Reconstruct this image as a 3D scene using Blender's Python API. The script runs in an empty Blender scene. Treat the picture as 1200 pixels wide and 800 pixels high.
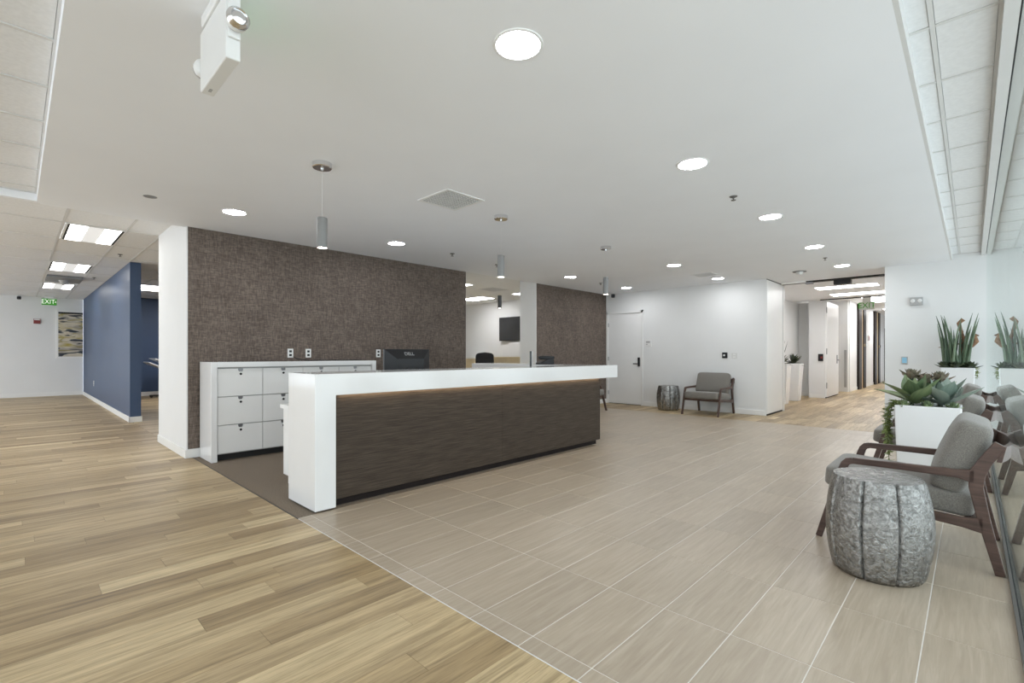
import bpy, bmesh, math, random
from mathutils import Vector, Matrix, Euler
R = math.radians
PI = math.pi
rnd = random.Random(7)
scene = bpy.context.scene
COL = scene.collection

# ------------------------------------------------------------------ camera
CAM_H = 1.22
cam_d = bpy.data.cameras.new('camera')
cam_d.sensor_width = 36.0
cam_d.lens = 36.0 * 560.0 / 1200.0
cam_d.shift_y = 15.0 / 1200.0
cam_d.clip_start = 0.02
cam_d.clip_end = 200
cam = bpy.data.objects.new('camera', cam_d)
COL.objects.link(cam)
cam.location = (0, 0, CAM_H)
cam.rotation_euler = (R(90), 0, R(43.9))
scene.camera = cam

# ------------------------------------------------------------------ world, exposure
world = bpy.data.worlds.new('world')
scene.world = world
world.use_nodes = True
wb = world.node_tree.nodes['Background']
wb.inputs[0].default_value = (0.87, 0.94, 1.0, 1)
wb.inputs[1].default_value = 2.3
scene.view_settings.view_transform = 'Standard'
scene.view_settings.look = 'None'
scene.view_settings.gamma = 1.0
scene.view_settings.use_curve_mapping = False
scene.view_settings.exposure = 0.11
DOWNLIGHT = 74.0     # lens radiance of the recessed lamps
TROFFER = 14.0
PENDANT = 24.0
LED = 16.0
scene.cycles.use_denoising = True
scene.cycles.max_bounces = 10
scene.cycles.diffuse_bounces = 6
scene.cycles.glossy_bounces = 4
scene.cycles.transparent_max_bounces = 12
scene.cycles.sample_clamp_indirect = 6.0

# ------------------------------------------------------------------ materials
MATS = {}


def new_mat(name):
    m = bpy.data.materials.new(name)
    m.use_nodes = True
    MATS[name] = m
    return m, m.node_tree, m.node_tree.nodes['Principled BSDF']


def N(nt, t, **kw):
    n = nt.nodes.new(t)
    for k, v in kw.items():
        if k in n.inputs.keys():
            n.inputs[k].default_value = v
        else:
            setattr(n, k, v)
    return n


def L(nt, a, b):
    nt.links.new(a, b)


def ramp(nt, stops):
    r = nt.nodes.new('ShaderNodeValToRGB')
    el = r.color_ramp.elements
    while len(el) < len(stops):
        el.new(0.5)
    for e, (p, c) in zip(el, stops):
        e.position = p
        e.color = (c[0], c[1], c[2], 1)
    return r


def obj_coord(nt, scale, rot=(0, 0, 0)):
    tc = N(nt, 'ShaderNodeTexCoord')
    mp = N(nt, 'ShaderNodeMapping')
    mp.inputs['Scale'].default_value = scale
    mp.inputs['Rotation'].default_value = rot
    L(nt, tc.outputs['Object'], mp.inputs['Vector'])
    return mp


def bump(nt, bs, src, strength, dist=0.01):
    b = N(nt, 'ShaderNodeBump')
    b.inputs['Strength'].default_value = strength
    b.inputs['Distance'].default_value = dist
    L(nt, src, b.inputs['Height'])
    L(nt, b.outputs[0], bs.inputs['Normal'])


def simple(name, col, rough=0.5, metal=0.0, vary=0.05, scale=6.0, bmp=0.0, spec=0.5, coat=0.0):
    m, nt, bs = new_mat(name)
    mp = obj_coord(nt, (scale,) * 3)
    n = N(nt, 'ShaderNodeTexNoise', Scale=1.0, Detail=4.0)
    L(nt, mp.outputs[0], n.inputs['Vector'])
    lo = tuple(c * (1 - vary) for c in col)
    hi = tuple(min(1, c * (1 + vary)) for c in col)
    r = ramp(nt, [(0.3, lo), (0.7, hi)])
    L(nt, n.outputs['Fac'], r.inputs[0])
    L(nt, r.outputs[0], bs.inputs['Base Color'])
    bs.inputs['Roughness'].default_value = rough
    bs.inputs['Metallic'].default_value = metal
    bs.inputs['Specular IOR Level'].default_value = spec
    if coat:
        bs.inputs['Coat Weight'].default_value = coat
        bs.inputs['Coat Roughness'].default_value = 0.08
    if bmp:
        n2 = N(nt, 'ShaderNodeTexNoise', Scale=30.0, Detail=3.0)
        L(nt, mp.outputs[0], n2.inputs['Vector'])
        bump(nt, bs, n2.outputs['Fac'], bmp, 0.003)
    return m


def emit(name, col, strength, base=(0.8, 0.8, 0.8)):
    m, nt, bs = new_mat(name)
    bs.inputs['Base Color'].default_value = (*base, 1)
    bs.inputs['Emission Color'].default_value = (*col, 1)
    bs.inputs['Emission Strength'].default_value = strength
    return m


simple('wall_paint', (0.78, 0.785, 0.785), 0.6, vary=0.015, scale=2, bmp=0.08)
simple('ceiling_paint', (0.88, 0.895, 0.925), 0.75, vary=0.012, scale=1.5)
simple('ceiling_tile', (0.82, 0.825, 0.83), 0.9, vary=0.04, scale=40, bmp=0.25)
simple('grid_metal', (0.70, 0.70, 0.69), 0.5, vary=0.02)
simple('trim_white', (0.82, 0.82, 0.81), 0.4, vary=0.01)
simple('white_gloss', (0.84, 0.845, 0.85), 0.12, vary=0.01, coat=0.3)
simple('white_satin', (0.86, 0.86, 0.855), 0.35, vary=0.01)
simple('planter_white', (0.84, 0.845, 0.85), 0.18, vary=0.01, coat=0.3)
simple('blue_paint', (0.052, 0.088, 0.17), 0.42, vary=0.03, scale=2, bmp=0.05)
simple('chrome', (0.75, 0.75, 0.76), 0.12, 1.0, vary=0.02)
simple('steel_grey', (0.33, 0.33, 0.34), 0.35, 0.9, vary=0.05)
simple('lamp_dark', (0.07, 0.07, 0.07), 0.4, 0.2, vary=0.03)
simple('lamp_grey', (0.23, 0.23, 0.227), 0.4, 0.3, vary=0.03)
simple('black_plastic', (0.018, 0.018, 0.02), 0.35, vary=0.1)
simple('black_frame', (0.022, 0.017, 0.016), 0.45, vary=0.1)
simple('screen_dark', (0.045, 0.046, 0.048), 0.2, vary=0.05)
simple('dark_gap', (0.02, 0.02, 0.02), 0.7, vary=0.1)
simple('grout', (0.76, 0.73, 0.69), 0.8, vary=0.04, scale=20)
simple('substrate', (0.16, 0.12, 0.07), 0.9, vary=0.1)
simple('red_plastic', (0.22, 0.02, 0.018), 0.4, vary=0.05)
simple('light_wood', (0.66, 0.56, 0.38), 0.45, vary=0.06, scale=5)
simple('soil', (0.035, 0.025, 0.018), 0.95, vary=0.4, scale=40, bmp=0.8)
simple('driftwood', (0.24, 0.135, 0.075), 0.8, vary=0.35, scale=25, bmp=0.6)
simple('plastic_white', (0.78, 0.78, 0.77), 0.35, vary=0.01)
simple('plastic_grey', (0.42, 0.42, 0.42), 0.4, vary=0.03)
simple('sprinkler', (0.16, 0.15, 0.14), 0.4, 0.6, vary=0.05)
simple('dark_strip', (0.055, 0.05, 0.045), 0.6, vary=0.05)
emit('downlight_lens', (0.955, 0.975, 1.0), DOWNLIGHT)
emit('troffer_lens', (0.99, 0.99, 1.0), TROFFER)
emit('pendant_lens', (1.0, 0.93, 0.82), PENDANT)
emit('led_strip', (1.0, 0.80, 0.55), LED)
emit('exit_green', (0.10, 0.75, 0.03), 0.22, (0.02, 0.11, 0.01))
emit('troffer_side', (1.0, 0.99, 0.96), 9.0)
emit('troffer_mid', (1.0, 0.99, 0.96), 0.55, (0.5, 0.5, 0.5))
emit('exit_white', (0.95, 1.0, 0.85), 0.55)
emit('exit_green_bright', (0.12, 1.0, 0.25), 1.6)
emit('panel_blue', (0.25, 0.55, 0.7), 0.2, (0.2, 0.4, 0.55))
emit('window_light', (0.80, 0.90, 1.0), 1.0)


def weave():
    m, nt, bs = new_mat('wallcovering')
    outs = []
    for sc in ((1, 9, 200), (1, 200, 9), (1, 3.2, 3.2), (1, 16, 75), (1, 75, 16)):
        mp = obj_coord(nt, sc)
        n = N(nt, 'ShaderNodeTexNoise', Scale=1.0, Detail=3.0, Roughness=0.6)
        L(nt, mp.outputs[0], n.inputs['Vector'])
        outs.append(n.outputs['Fac'])

    def mix(a, b, op='ADD'):
        q = N(nt, 'ShaderNodeMath', operation=op)
        L(nt, a, q.inputs[0])
        if isinstance(b, float):
            q.inputs[1].default_value = b
        else:
            L(nt, b, q.inputs[1])
        return q.outputs[0]
    a = mix(mix(outs[0], outs[1], 'ADD'), 0.5, 'MULTIPLY')
    b = mix(mix(outs[3], outs[4], 'ADD'), 0.5, 'MULTIPLY')
    c = mix(mix(a, 0.45, 'MULTIPLY'), mix(b, 0.45, 'MULTIPLY'))
    c = mix(c, mix(outs[2], 0.1, 'MULTIPLY'))
    r = ramp(nt, [(0.40, (0.060, 0.043, 0.034)), (0.5, (0.125, 0.096, 0.078)), (0.6, (0.228, 0.180, 0.150))])
    L(nt, c, r.inputs[0])
    L(nt, r.outputs[0], bs.inputs['Base Color'])
    bs.inputs['Roughness'].default_value = 0.75
    bump(nt, bs, c, 0.5, 0.006)


weave()


def streak(name, sc, stops, rough, bmp=0.1, rnd_obj=False, extra=None):
    m, nt, bs = new_mat(name)
    mp = obj_coord(nt, sc)
    n = N(nt, 'ShaderNodeTexNoise', Scale=1.0, Detail=5.0, Roughness=0.62)
    n.noise_dimensions = '4D'
    L(nt, mp.outputs[0], n.inputs['Vector'])
    if rnd_obj:
        oi = N(nt, 'ShaderNodeObjectInfo')
        q = N(nt, 'ShaderNodeMath', operation='MULTIPLY')
        q.inputs[1].default_value = 57.0
        L(nt, oi.outputs['Random'], q.inputs[0])
        L(nt, q.outputs[0], n.inputs['W'])
    r = ramp(nt, stops)
    L(nt, n.outputs['Fac'], r.inputs[0])
    L(nt, r.outputs[0], bs.inputs['Base Color'])
    bs.inputs['Roughness'].default_value = rough
    if bmp:
        bump(nt, bs, n.outputs['Fac'], bmp, 0.004)
    return m


streak('panel_wood', (1, 4.5, 150), [(0.3, (0.032, 0.023, 0.016)), (0.52, (0.062, 0.046, 0.034)), (0.75, (0.108, 0.083, 0.063))], 0.6, 0.08)
MATS['black_frame'].node_tree.nodes['Principled BSDF'].inputs['Specular IOR Level'].default_value = 0.12
MATS['black_plastic'].node_tree.nodes['Principled BSDF'].inputs['Specular IOR Level'].default_value = 0.3
MATS['panel_wood'].node_tree.nodes['Principled BSDF'].inputs['Specular IOR Level'].default_value = 0.25
streak('walnut', (5, 60, 60), [(0.3, (0.045, 0.024, 0.018)), (0.7, (0.115, 0.066, 0.050))], 0.38, 0.05)
streak('door_wood', (30, 30, 1.5), [(0.3, (0.45, 0.32, 0.17)), (0.7, (0.66, 0.50, 0.30))], 0.45, 0.05)


def plank_mat():
    m, nt, bs = new_mat('plank')
    oi = N(nt, 'ShaderNodeObjectInfo')
    ge = N(nt, 'ShaderNodeNewGeometry')
    ad = N(nt, 'ShaderNodeMath', operation='ADD')
    L(nt, oi.outputs['Random'], ad.inputs[0])
    L(nt, ge.outputs['Random Per Island'], ad.inputs[1])
    fr = N(nt, 'ShaderNodeMath', operation='FRACT')
    L(nt, ad.outputs[0], fr.inputs[0])
    w = N(nt, 'ShaderNodeMath', operation='MULTIPLY')
    w.inputs[1].default_value = 91.0
    L(nt, fr.outputs[0], w.inputs[0])
    base = ramp(nt, [(0.0, (0.315, 0.222, 0.118)), (0.35, (0.415, 0.305, 0.168)), (0.7, (0.485, 0.365, 0.210)), (0.92, (0.555, 0.43, 0.255)), (1.0, (0.66, 0.53, 0.325))])
    L(nt, fr.outputs[0], base.inputs[0])
    tc = N(nt, 'ShaderNodeTexCoord')
    res = []
    for sc, det in (((22, 1.1, 1), 5.0), ((120, 6.0, 1), 4.0)):
        mp = N(nt, 'ShaderNodeMapping')
        mp.inputs['Scale'].default_value = sc
        L(nt, tc.outputs['Object'], mp.inputs['Vector'])
        n = N(nt, 'ShaderNodeTexNoise', Scale=1.0, Detail=det, Roughness=0.6, Distortion=0.6)
        n.noise_dimensions = '4D'
        L(nt, mp.outputs[0], n.inputs['Vector'])
        L(nt, w.outputs[0], n.inputs['W'])
        res.append(n)
    g1 = ramp(nt, [(0.33, (0.60, 0.575, 0.54)), (0.5, (0.93, 0.925, 0.915)), (0.68, (1.16, 1.165, 1.17))])
    L(nt, res[0].outputs['Fac'], g1.inputs[0])
    g2 = ramp(nt, [(0.3, (0.70, 0.68, 0.65)), (0.5, (0.98, 0.98, 0.98)), (0.7, (1.14, 1.14, 1.14))])
    L(nt, res[1].outputs['Fac'], g2.inputs[0])
    m1 = N(nt, 'ShaderNodeMix', data_type='RGBA', blend_type='MULTIPLY')
    m1.inputs[0].default_value = 1.0
    L(nt, base.outputs[0], m1.inputs[6])
    L(nt, g1.outputs[0], m1.inputs[7])
    m2 = N(nt, 'ShaderNodeMix', data_type='RGBA', blend_type='MULTIPLY')
    m2.inputs[0].default_value = 1.0
    L(nt, m1.outputs[2], m2.inputs[6])
    L(nt, g2.outputs[0], m2.inputs[7])
    L(nt, m2.outputs[2], bs.inputs['Base Color'])
    bs.inputs['Roughness'].default_value = 0.42
    bs.inputs['Specular IOR Level'].default_value = 0.4
    bump(nt, bs, res[1].outputs['Fac'], 0.12, 0.002)


plank_mat()


def tile_mat():
    m, nt, bs = new_mat('stone_tile')
    oi = N(nt, 'ShaderNodeObjectInfo')
    w = N(nt, 'ShaderNodeMath', operation='MULTIPLY')
    w.inputs[1].default_value = 63.0
    L(nt, oi.outputs['Random'], w.inputs[0])
    tc = N(nt, 'ShaderNodeTexCoord')
    mp = N(nt, 'ShaderNodeMapping')
    mp.inputs['Scale'].default_value = (38, 2.6, 1)
    L(nt, tc.outputs['Object'], mp.inputs['Vector'])
    n = N(nt, 'ShaderNodeTexNoise', Scale=1.0, Detail=4.0, Roughness=0.6, Distortion=0.9)
    n.noise_dimensions = '4D'
    L(nt, mp.outputs[0], n.inputs['Vector'])
    L(nt, w.outputs[0], n.inputs['W'])
    r = ramp(nt, [(0.3, (0.355, 0.287, 0.214)), (0.55, (0.418, 0.346, 0.265)), (0.75, (0.487, 0.41, 0.325))])
    L(nt, n.outputs['Fac'], r.inputs[0])
    hv = N(nt, 'ShaderNodeHueSaturation')
    mr = N(nt, 'ShaderNodeMapRange')
    mr.inputs['To Min'].default_value = 0.95
    mr.inputs['To Max'].default_value = 1.05
    L(nt, oi.outputs['Random'], mr.inputs['Value'])
    L(nt, mr.outputs[0], hv.inputs['Value'])
    L(nt, r.outputs[0], hv.inputs['Color'])
    L(nt, hv.outputs[0], bs.inputs['Base Color'])
    bs.inputs['Roughness'].default_value = 0.36
    bump(nt, bs, n.outputs['Fac'], 0.06, 0.003)


tile_mat()


def carpet_mat():
    m, nt, bs = new_mat('carpet')
    mp = obj_coord(nt, (110, 110, 110))
    n = N(nt, 'ShaderNodeTexNoise', Scale=1.0, Detail=3.0, Roughness=0.7)
    L(nt, mp.outputs[0], n.inputs['Vector'])
    r = ramp(nt, [(0.3, (0.105, 0.080, 0.057)), (0.7, (0.27, 0.215, 0.16))])
    L(nt, n.outputs['Fac'], r.inputs[0])
    L(nt, r.outputs[0], bs.inputs['Base Color'])
    bs.inputs['Roughness'].default_value = 0.95
    bump(nt, bs, n.outputs['Fac'], 0.8, 0.006)


carpet_mat()


def fabric_mat():
    m, nt, bs = new_mat('grey_fabric')
    mp = obj_coord(nt, (210, 210, 210))
    n = N(nt, 'ShaderNodeTexNoise', Scale=1.0, Detail=3.0, Roughness=0.7)
    L(nt, mp.outputs[0], n.inputs['Vector'])
    r = ramp(nt, [(0.3, (0.105, 0.096, 0.084)), (0.7, (0.275, 0.256, 0.228))])
    L(nt, n.outputs['Fac'], r.inputs[0])
    L(nt, r.outputs[0], bs.inputs['Base Color'])
    bs.inputs['Roughness'].default_value = 0.9
    bs.inputs['Sheen Weight'].default_value = 0.25
    bump(nt, bs, n.outputs['Fac'], 0.5, 0.002)


fabric_mat()


def hammered():
    m, nt, bs = new_mat('hammered_silver')
    mp = obj_coord(nt, (1, 1, 1))
    n = N(nt, 'ShaderNodeTexNoise', Scale=34.0, Detail=6.0, Roughness=0.7, Distortion=1.2)
    n2 = N(nt, 'ShaderNodeTexNoise', Scale=75.0, Detail=3.0, Roughness=0.6)
    n3 = N(nt, 'ShaderNodeTexNoise', Scale=6.0, Detail=3.0)
    for q in (n, n2, n3):
        L(nt, mp.outputs[0], q.inputs['Vector'])
    r = ramp(nt, [(0.30, (0.11, 0.108, 0.103)), (0.5, (0.31, 0.306, 0.297)), (0.7, (0.52, 0.515, 0.505))])
    L(nt, n.outputs['Fac'], r.inputs[0])
    L(nt, r.outputs[0], bs.inputs['Base Color'])
    bs.inputs['Metallic'].default_value = 1.0
    rr = N(nt, 'ShaderNodeMapRange')
    rr.inputs['To Min'].default_value = 0.12
    rr.inputs['To Max'].default_value = 0.4
    L(nt, n3.outputs['Fac'], rr.inputs['Value'])
    L(nt, rr.outputs[0], bs.inputs['Roughness'])
    a = N(nt, 'ShaderNodeMath', operation='MULTIPLY_ADD')
    a.inputs[1].default_value = 0.45
    L(nt, n2.outputs['Fac'], a.inputs[0])
    L(nt, n.outputs['Fac'], a.inputs[2])
    bump(nt, bs, a.outputs[0], 0.7, 0.012)


hammered()


def leaf_mat(name, c1, c2, c3):
    m, nt, bs = new_mat(name)
    oi = N(nt, 'ShaderNodeObjectInfo')
    tc = N(nt, 'ShaderNodeTexCoord')
    mp = N(nt, 'ShaderNodeMapping')
    mp.inputs['Scale'].default_value = (6, 60, 6)
    L(nt, tc.outputs['Object'], mp.inputs['Vector'])
    n = N(nt, 'ShaderNodeTexNoise', Scale=1.0, Detail=3.0)
    L(nt, mp.outputs[0], n.inputs['Vector'])
    ad = N(nt, 'ShaderNodeMath', operation='MULTIPLY_ADD')
    ad.inputs[1].default_value = 0.55
    L(nt, oi.outputs['Random'], ad.inputs[0])
    mu = N(nt, 'ShaderNodeMath', operation='MULTIPLY')
    mu.inputs[1].default_value = 0.5
    L(nt, n.outputs['Fac'], mu.inputs[0])
    L(nt, mu.outputs[0], ad.inputs[2])
    r = ramp(nt, [(0.15, c1), (0.5, c2), (0.85, c3)])
    L(nt, ad.outputs[0], r.inputs[0])
    L(nt, r.outputs[0], bs.inputs['Base Color'])
    bs.inputs['Roughness'].default_value = 0.45


leaf_mat('agave_green', (0.075, 0.12, 0.06), (0.15, 0.21, 0.10), (0.30, 0.37, 0.18))
leaf_mat('agave_blue', (0.12, 0.17, 0.14), (0.23, 0.30, 0.255), (0.36, 0.43, 0.37))
leaf_mat('spike_green', (0.045, 0.075, 0.045), (0.09, 0.14, 0.08), (0.18, 0.24, 0.15))
leaf_mat('succulent_pink', (0.10, 0.11, 0.065), (0.20, 0.18, 0.125), (0.31, 0.225, 0.175))
leaf_mat('vine_green', (0.09, 0.13, 0.035), (0.21, 0.25, 0.07), (0.40, 0.40, 0.12))
leaf_mat('dark_leaf', (0.015, 0.025, 0.015), (0.035, 0.05, 0.028), (0.08, 0.10, 0.045))


def glass_mat():
    m, nt, bs = new_mat('glass')
    nt.nodes.remove(bs)
    out = nt.nodes['Material Output']
    ge = N(nt, 'ShaderNodeNewGeometry')
    dt = N(nt, 'ShaderNodeVectorMath', operation='DOT_PRODUCT')
    L(nt, ge.outputs['Normal'], dt.inputs[0])
    L(nt, ge.outputs['Incoming'], dt.inputs[1])
    ab = N(nt, 'ShaderNodeMath', operation='ABSOLUTE')
    L(nt, dt.outputs['Value'], ab.inputs[0])
    om = N(nt, 'ShaderNodeMath', operation='SUBTRACT')
    om.inputs[0].default_value = 1.0
    L(nt, ab.outputs[0], om.inputs[1])
    pw = N(nt, 'ShaderNodeMath', operation='POWER')
    pw.inputs[1].default_value = 5.0
    L(nt, om.outputs[0], pw.inputs[0])
    ma = N(nt, 'ShaderNodeMath', operation='MULTIPLY_ADD')
    ma.inputs[1].default_value = 0.92
    ma.inputs[2].default_value = 0.04
    L(nt, pw.outputs[0], ma.inputs[0])
    tr = N(nt, 'ShaderNodeBsdfTransparent')
    tr.inputs[0].default_value = (0.93, 0.955, 0.945, 1)
    gl = N(nt, 'ShaderNodeBsdfGlossy')
    gl.inputs['Roughness'].default_value = 0.0
    gl.inputs['Color'].default_value = (0.94, 0.965, 0.955, 1)
    mx = N(nt, 'ShaderNodeMixShader')
    L(nt, ma.outputs[0], mx.inputs[0])
    L(nt, tr.outputs[0], mx.inputs[1])
    L(nt, gl.outputs[0], mx.inputs[2])
    L(nt, mx.outputs[0], out.inputs['Surface'])


glass_mat()


def painting_mat():
    m, nt, bs = new_mat('abstract_canvas')
    mp = obj_coord(nt, (1, 1.9, 9.5))
    n = N(nt, 'ShaderNodeTexNoise', Scale=1.0, Detail=2.5, Roughness=0.45, Distortion=0.5)
    L(nt, mp.outputs[0], n.inputs['Vector'])
    mp2 = obj_coord(nt, (1, 2.0, 5.5))
    n2 = N(nt, 'ShaderNodeTexNoise', Scale=1.0, Detail=2.0, Roughness=0.4)
    L(nt, mp2.outputs[0], n2.inputs['Vector'])
    r1 = ramp(nt, [(0.37, (0.03, 0.035, 0.05)), (0.41, (0.10, 0.11, 0.12)), (0.44, (0.66, 0.60, 0.49)), (0.55, (0.55, 0.49, 0.38)), (0.6, (0.40, 0.33, 0.08)), (0.68, (0.66, 0.61, 0.50))])
    L(nt, n.outputs['Fac'], r1.inputs[0])
    r2 = ramp(nt, [(0.36, (0.5, 0.5, 0.55)), (0.5, (1, 1, 1)), (0.62, (0.95, 0.9, 0.7))])
    L(nt, n2.outputs['Fac'], r2.inputs[0])
    mx = N(nt, 'ShaderNodeMix', data_type='RGBA', blend_type='MULTIPLY')
    mx.inputs[0].default_value = 0.8
    L(nt, r1.outputs[0], mx.inputs[6])
    L(nt, r2.outputs[0], mx.inputs[7])
    L(nt, mx.outputs[2], bs.inputs['Base Color'])
    bs.inputs['Roughness'].default_value = 0.5


painting_mat()


# ------------------------------------------------------------------ mesh helpers
class MB:
    def __init__(s):
        s.v = []
        s.f = []

    def add(s, vs, fs):
        o = len(s.v)
        s.v += [tuple(p) for p in vs]
        s.f += [tuple(i + o for i in f) for f in fs]
        return s

    def box(s, x0, x1, y0, y1, z0, z1):
        v = [(x, y, z) for z in (z0, z1) for y in (y0, y1) for x in (x0, x1)]
        return s.add(v, [(0, 2, 3, 1), (4, 5, 7, 6), (0, 1, 5, 4), (2, 6, 7, 3), (0, 4, 6, 2), (1, 3, 7, 5)])

    def taper(s, a, b):
        """frustum between two rects (x0,x1,y0,y1,z)"""
        v = []
        for (x0, x1, y0, y1, z) in (a, b):
            v += [(x0, y0, z), (x1, y0, z), (x0, y1, z), (x1, y1, z)]
        return s.add(v, [(0, 2, 3, 1), (4, 5, 7, 6), (0, 1, 5, 4), (2, 6, 7, 3), (0, 4, 6, 2), (1, 3, 7, 5)])

    def prism(s, pts, a, b, axis='y'):
        """extrude a 2D outline; axis y: pts are (x,z); axis x: (y,z); axis z: (x,y)"""
        n = len(pts)
        def mk(p, t):
            return {'y': (p[0], t, p[1]), 'x': (t, p[0], p[1]), 'z': (p[0], p[1], t)}[axis]
        v = [mk(p, a) for p in pts] + [mk(p, b) for p in pts]
        f = [tuple(range(n)), tuple(range(2 * n - 1, n - 1, -1))]
        f += [(i, i + n, (i + 1) % n + n, (i + 1) % n) for i in range(n)]
        return s.add(v, f)

    def board(s, path, w, a, b, axis='y'):
        """flat board following a 2D polyline with width w (or list), extruded a..b"""
        n = len(path)
        ws = w if isinstance(w, (list, tuple)) else [w] * n
        left, right = [], []
        for i, p in enumerate(path):
            def dirn(i0, i1):
                d = Vector((path[i1][0] - path[i0][0], path[i1][1] - path[i0][1]))
                return d.normalized()
            if i == 0:
                d = dirn(0, 1); k = 1
            elif i == n - 1:
                d = dirn(n - 2, n - 1); k = 1
            else:
                d1, d2 = dirn(i - 1, i), dirn(i, i + 1)
                d = (d1 + d2).normalized()
                k = 1 / max(0.5, d.dot(d1))
            nx, nz = -d.y, d.x
            h = ws[i] / 2 * k
            left.append((p[0] + nx * h, p[1] + nz * h))
            right.append((p[0] - nx * h, p[1] - nz * h))
        for i in range(n - 1):
            s.prism([left[i], left[i + 1], right[i + 1], right[i]], a, b, axis)
        return s

    def tube(s, path, r, n=8, caps=True):
        path = [Vector(p) for p in path]
        m = len(path)
        rs = r if isinstance(r, (list, tuple)) else [r] * m
        vs, fs = [], []
        up = None
        for i, p in enumerate(path):
            t = (path[min(i + 1, m - 1)] - path[max(i - 1, 0)]).normalized()
            if up is None:
                up = Vector((0, 0, 1)) if abs(t.z) < 0.9 else Vector((1, 0, 0))
            u = t.cross(up).normalized()
            w = u.cross(t).normalized()
            up = w
            for k in range(n):
                a = 2 * PI * k / n
                vs.append(p + (u * math.cos(a) + w * math.sin(a)) * rs[i])
        for i in range(m - 1):
            for k in range(n):
                k2 = (k + 1) % n
                fs.append((i * n + k, i * n + k2, (i + 1) * n + k2, (i + 1) * n + k))
        if caps:
            fs.append(tuple(range(n - 1, -1, -1)))
            fs.append(tuple((m - 1) * n + k for k in range(n)))
        return s.add(vs, fs)

    def lathe(s, prof, n=32, c=(0, 0, 0), fn=None, cap0=True, cap1=True):
        vs, fs = [], []
        m = len(prof)
        for (r, z) in prof:
            for k in range(n):
                a = 2 * PI * k / n
                q = r * (fn(a, z) if fn else 1)
                vs.append((c[0] + q * math.cos(a), c[1] + q * math.sin(a), c[2] + z))
        for i in range(m - 1):
            for k in range(n):
                k2 = (k + 1) % n
                fs.append((i * n + k, i * n + k2, (i + 1) * n + k2, (i + 1) * n + k))
        if cap0:
            fs.append(tuple(range(n - 1, -1, -1)))
        if cap1:
            fs.append(tuple((m - 1) * n + k for k in range(n)))
        return s.add(vs, fs)

    def cushion(s, c, half, M=None, e=0.32, e2=0.25, nu=36, nv=20):
        """super-ellipsoid pillow"""
        def sg(x, p):
            return math.copysign(abs(x) ** p, x)
        vs, fs = [], []
        for j in range(nv + 1):
            ph = -PI / 2 + PI * j / nv
            for i in range(nu):
                th = 2 * PI * i / nu
                p = Vector((half[0] * sg(math.cos(ph), e) * sg(math.cos(th), e2),
                            half[1] * sg(math.cos(ph), e) * sg(math.sin(th), e2),
                            half[2] * sg(math.sin(ph), e)))
                # puff
                px, py = p.x / half[0], p.y / half[1]
                p.z *= 1 + 0.16 * (1 - px * px) * (1 - py * py)
                if M is not None:
                    p = M @ p
                vs.append(p + Vector(c))
        for j in range(nv):
            for i in range(nu):
                i2 = (i + 1) % nu
                fs.append((j * nu + i, j * nu + i2, (j + 1) * nu + i2, (j + 1) * nu + i))
        return s.add(vs, fs)

    def xf(s, M):
        s.v = [tuple(M @ Vector(p)) for p in s.v]
        return s

    def mesh(s, name, mat=None, smooth=False, bevel=0.0, seg=2, ang=35):
        me = bpy.data.meshes.new(name)
        me.from_pydata(s.v, [], s.f)
        bm = bmesh.new()
        bm.from_mesh(me)
        bmesh.ops.remove_doubles(bm, verts=bm.verts, dist=1e-6)
        bmesh.ops.recalc_face_normals(bm, faces=bm.faces)
        if bevel:
            ed = [e for e in bm.edges if len(e.link_faces) == 2 and e.calc_face_angle(0) > R(30)]
            bmesh.ops.bevel(bm, geom=ed, offset=bevel, segments=seg, affect='EDGES', profile=0.5, clamp_overlap=True)
            smooth = seg >= 4
        bm.to_mesh(me)
        bm.free()
        if smooth:
            me.shade_smooth()
            me.set_sharp_from_angle(angle=R(ang))
        if mat:
            me.materials.append(MATS[mat])
        return me

    def build(s, name, mat, parent=None, **kw):
        return link(name, s.mesh(name, mat, **kw), parent)


def link(name, data, parent=None, loc=None, rz=None):
    o = bpy.data.objects.new(name, data)
    COL.objects.link(o)
    if parent is not None:
        o.parent = parent
    if loc is not None:
        o.location = loc
    if rz is not None:
        o.rotation_euler.z = rz
    return o


def thing(name, label, cat, loc=(0, 0, 0), rz=0.0, group=None):
    o = bpy.data.objects.new(name, None)
    o.empty_display_size = 0.1
    COL.objects.link(o)
    o.location = loc
    o.rotation_euler.z = rz
    tag(o, label, cat, group)
    return o


def tag(o, label, cat, group=None, kind=None):
    o['label'] = label
    o['category'] = cat
    if group:
        o['group'] = group
    if kind:
        o['kind'] = kind
    return o


def struct(o, label, cat='wall'):
    o['kind'] = 'structure'
    o['label'] = label
    o['category'] = cat
    return o


def sbox(name, mat, b, label, cat='wall', **kw):
    return struct(MB().box(*b).build(name, mat, **kw), label, cat)


def part(o, name, mat, b, bevel=0.0, label=None):
    p = MB().box(*b).build(name, mat, o, bevel=bevel)
    if label:
        p['label'] = label
    return p


def copy_tree(o, parent=None):
    c = o.copy()
    COL.objects.link(c)
    if parent is not None:
        c.parent = parent
    for ch in list(o.children):
        copy_tree(ch, c)
    return c


def text_mesh(txt, size, depth, mat):
    cu = bpy.data.curves.new('lettering', 'FONT')
    cu.body = txt
    cu.size = size
    cu.extrude = depth
    cu.align_x = 'CENTER'
    cu.align_y = 'CENTER'
    t = bpy.data.objects.new('lettering_tmp', cu)
    COL.objects.link(t)
    bpy.context.view_layer.update()
    dg = bpy.context.evaluated_depsgraph_get()
    me = bpy.data.meshes.new_from_object(t.evaluated_get(dg))
    bpy.data.objects.remove(t)
    me.materials.clear()
    me.materials.append(MATS[mat])
    return me


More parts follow.
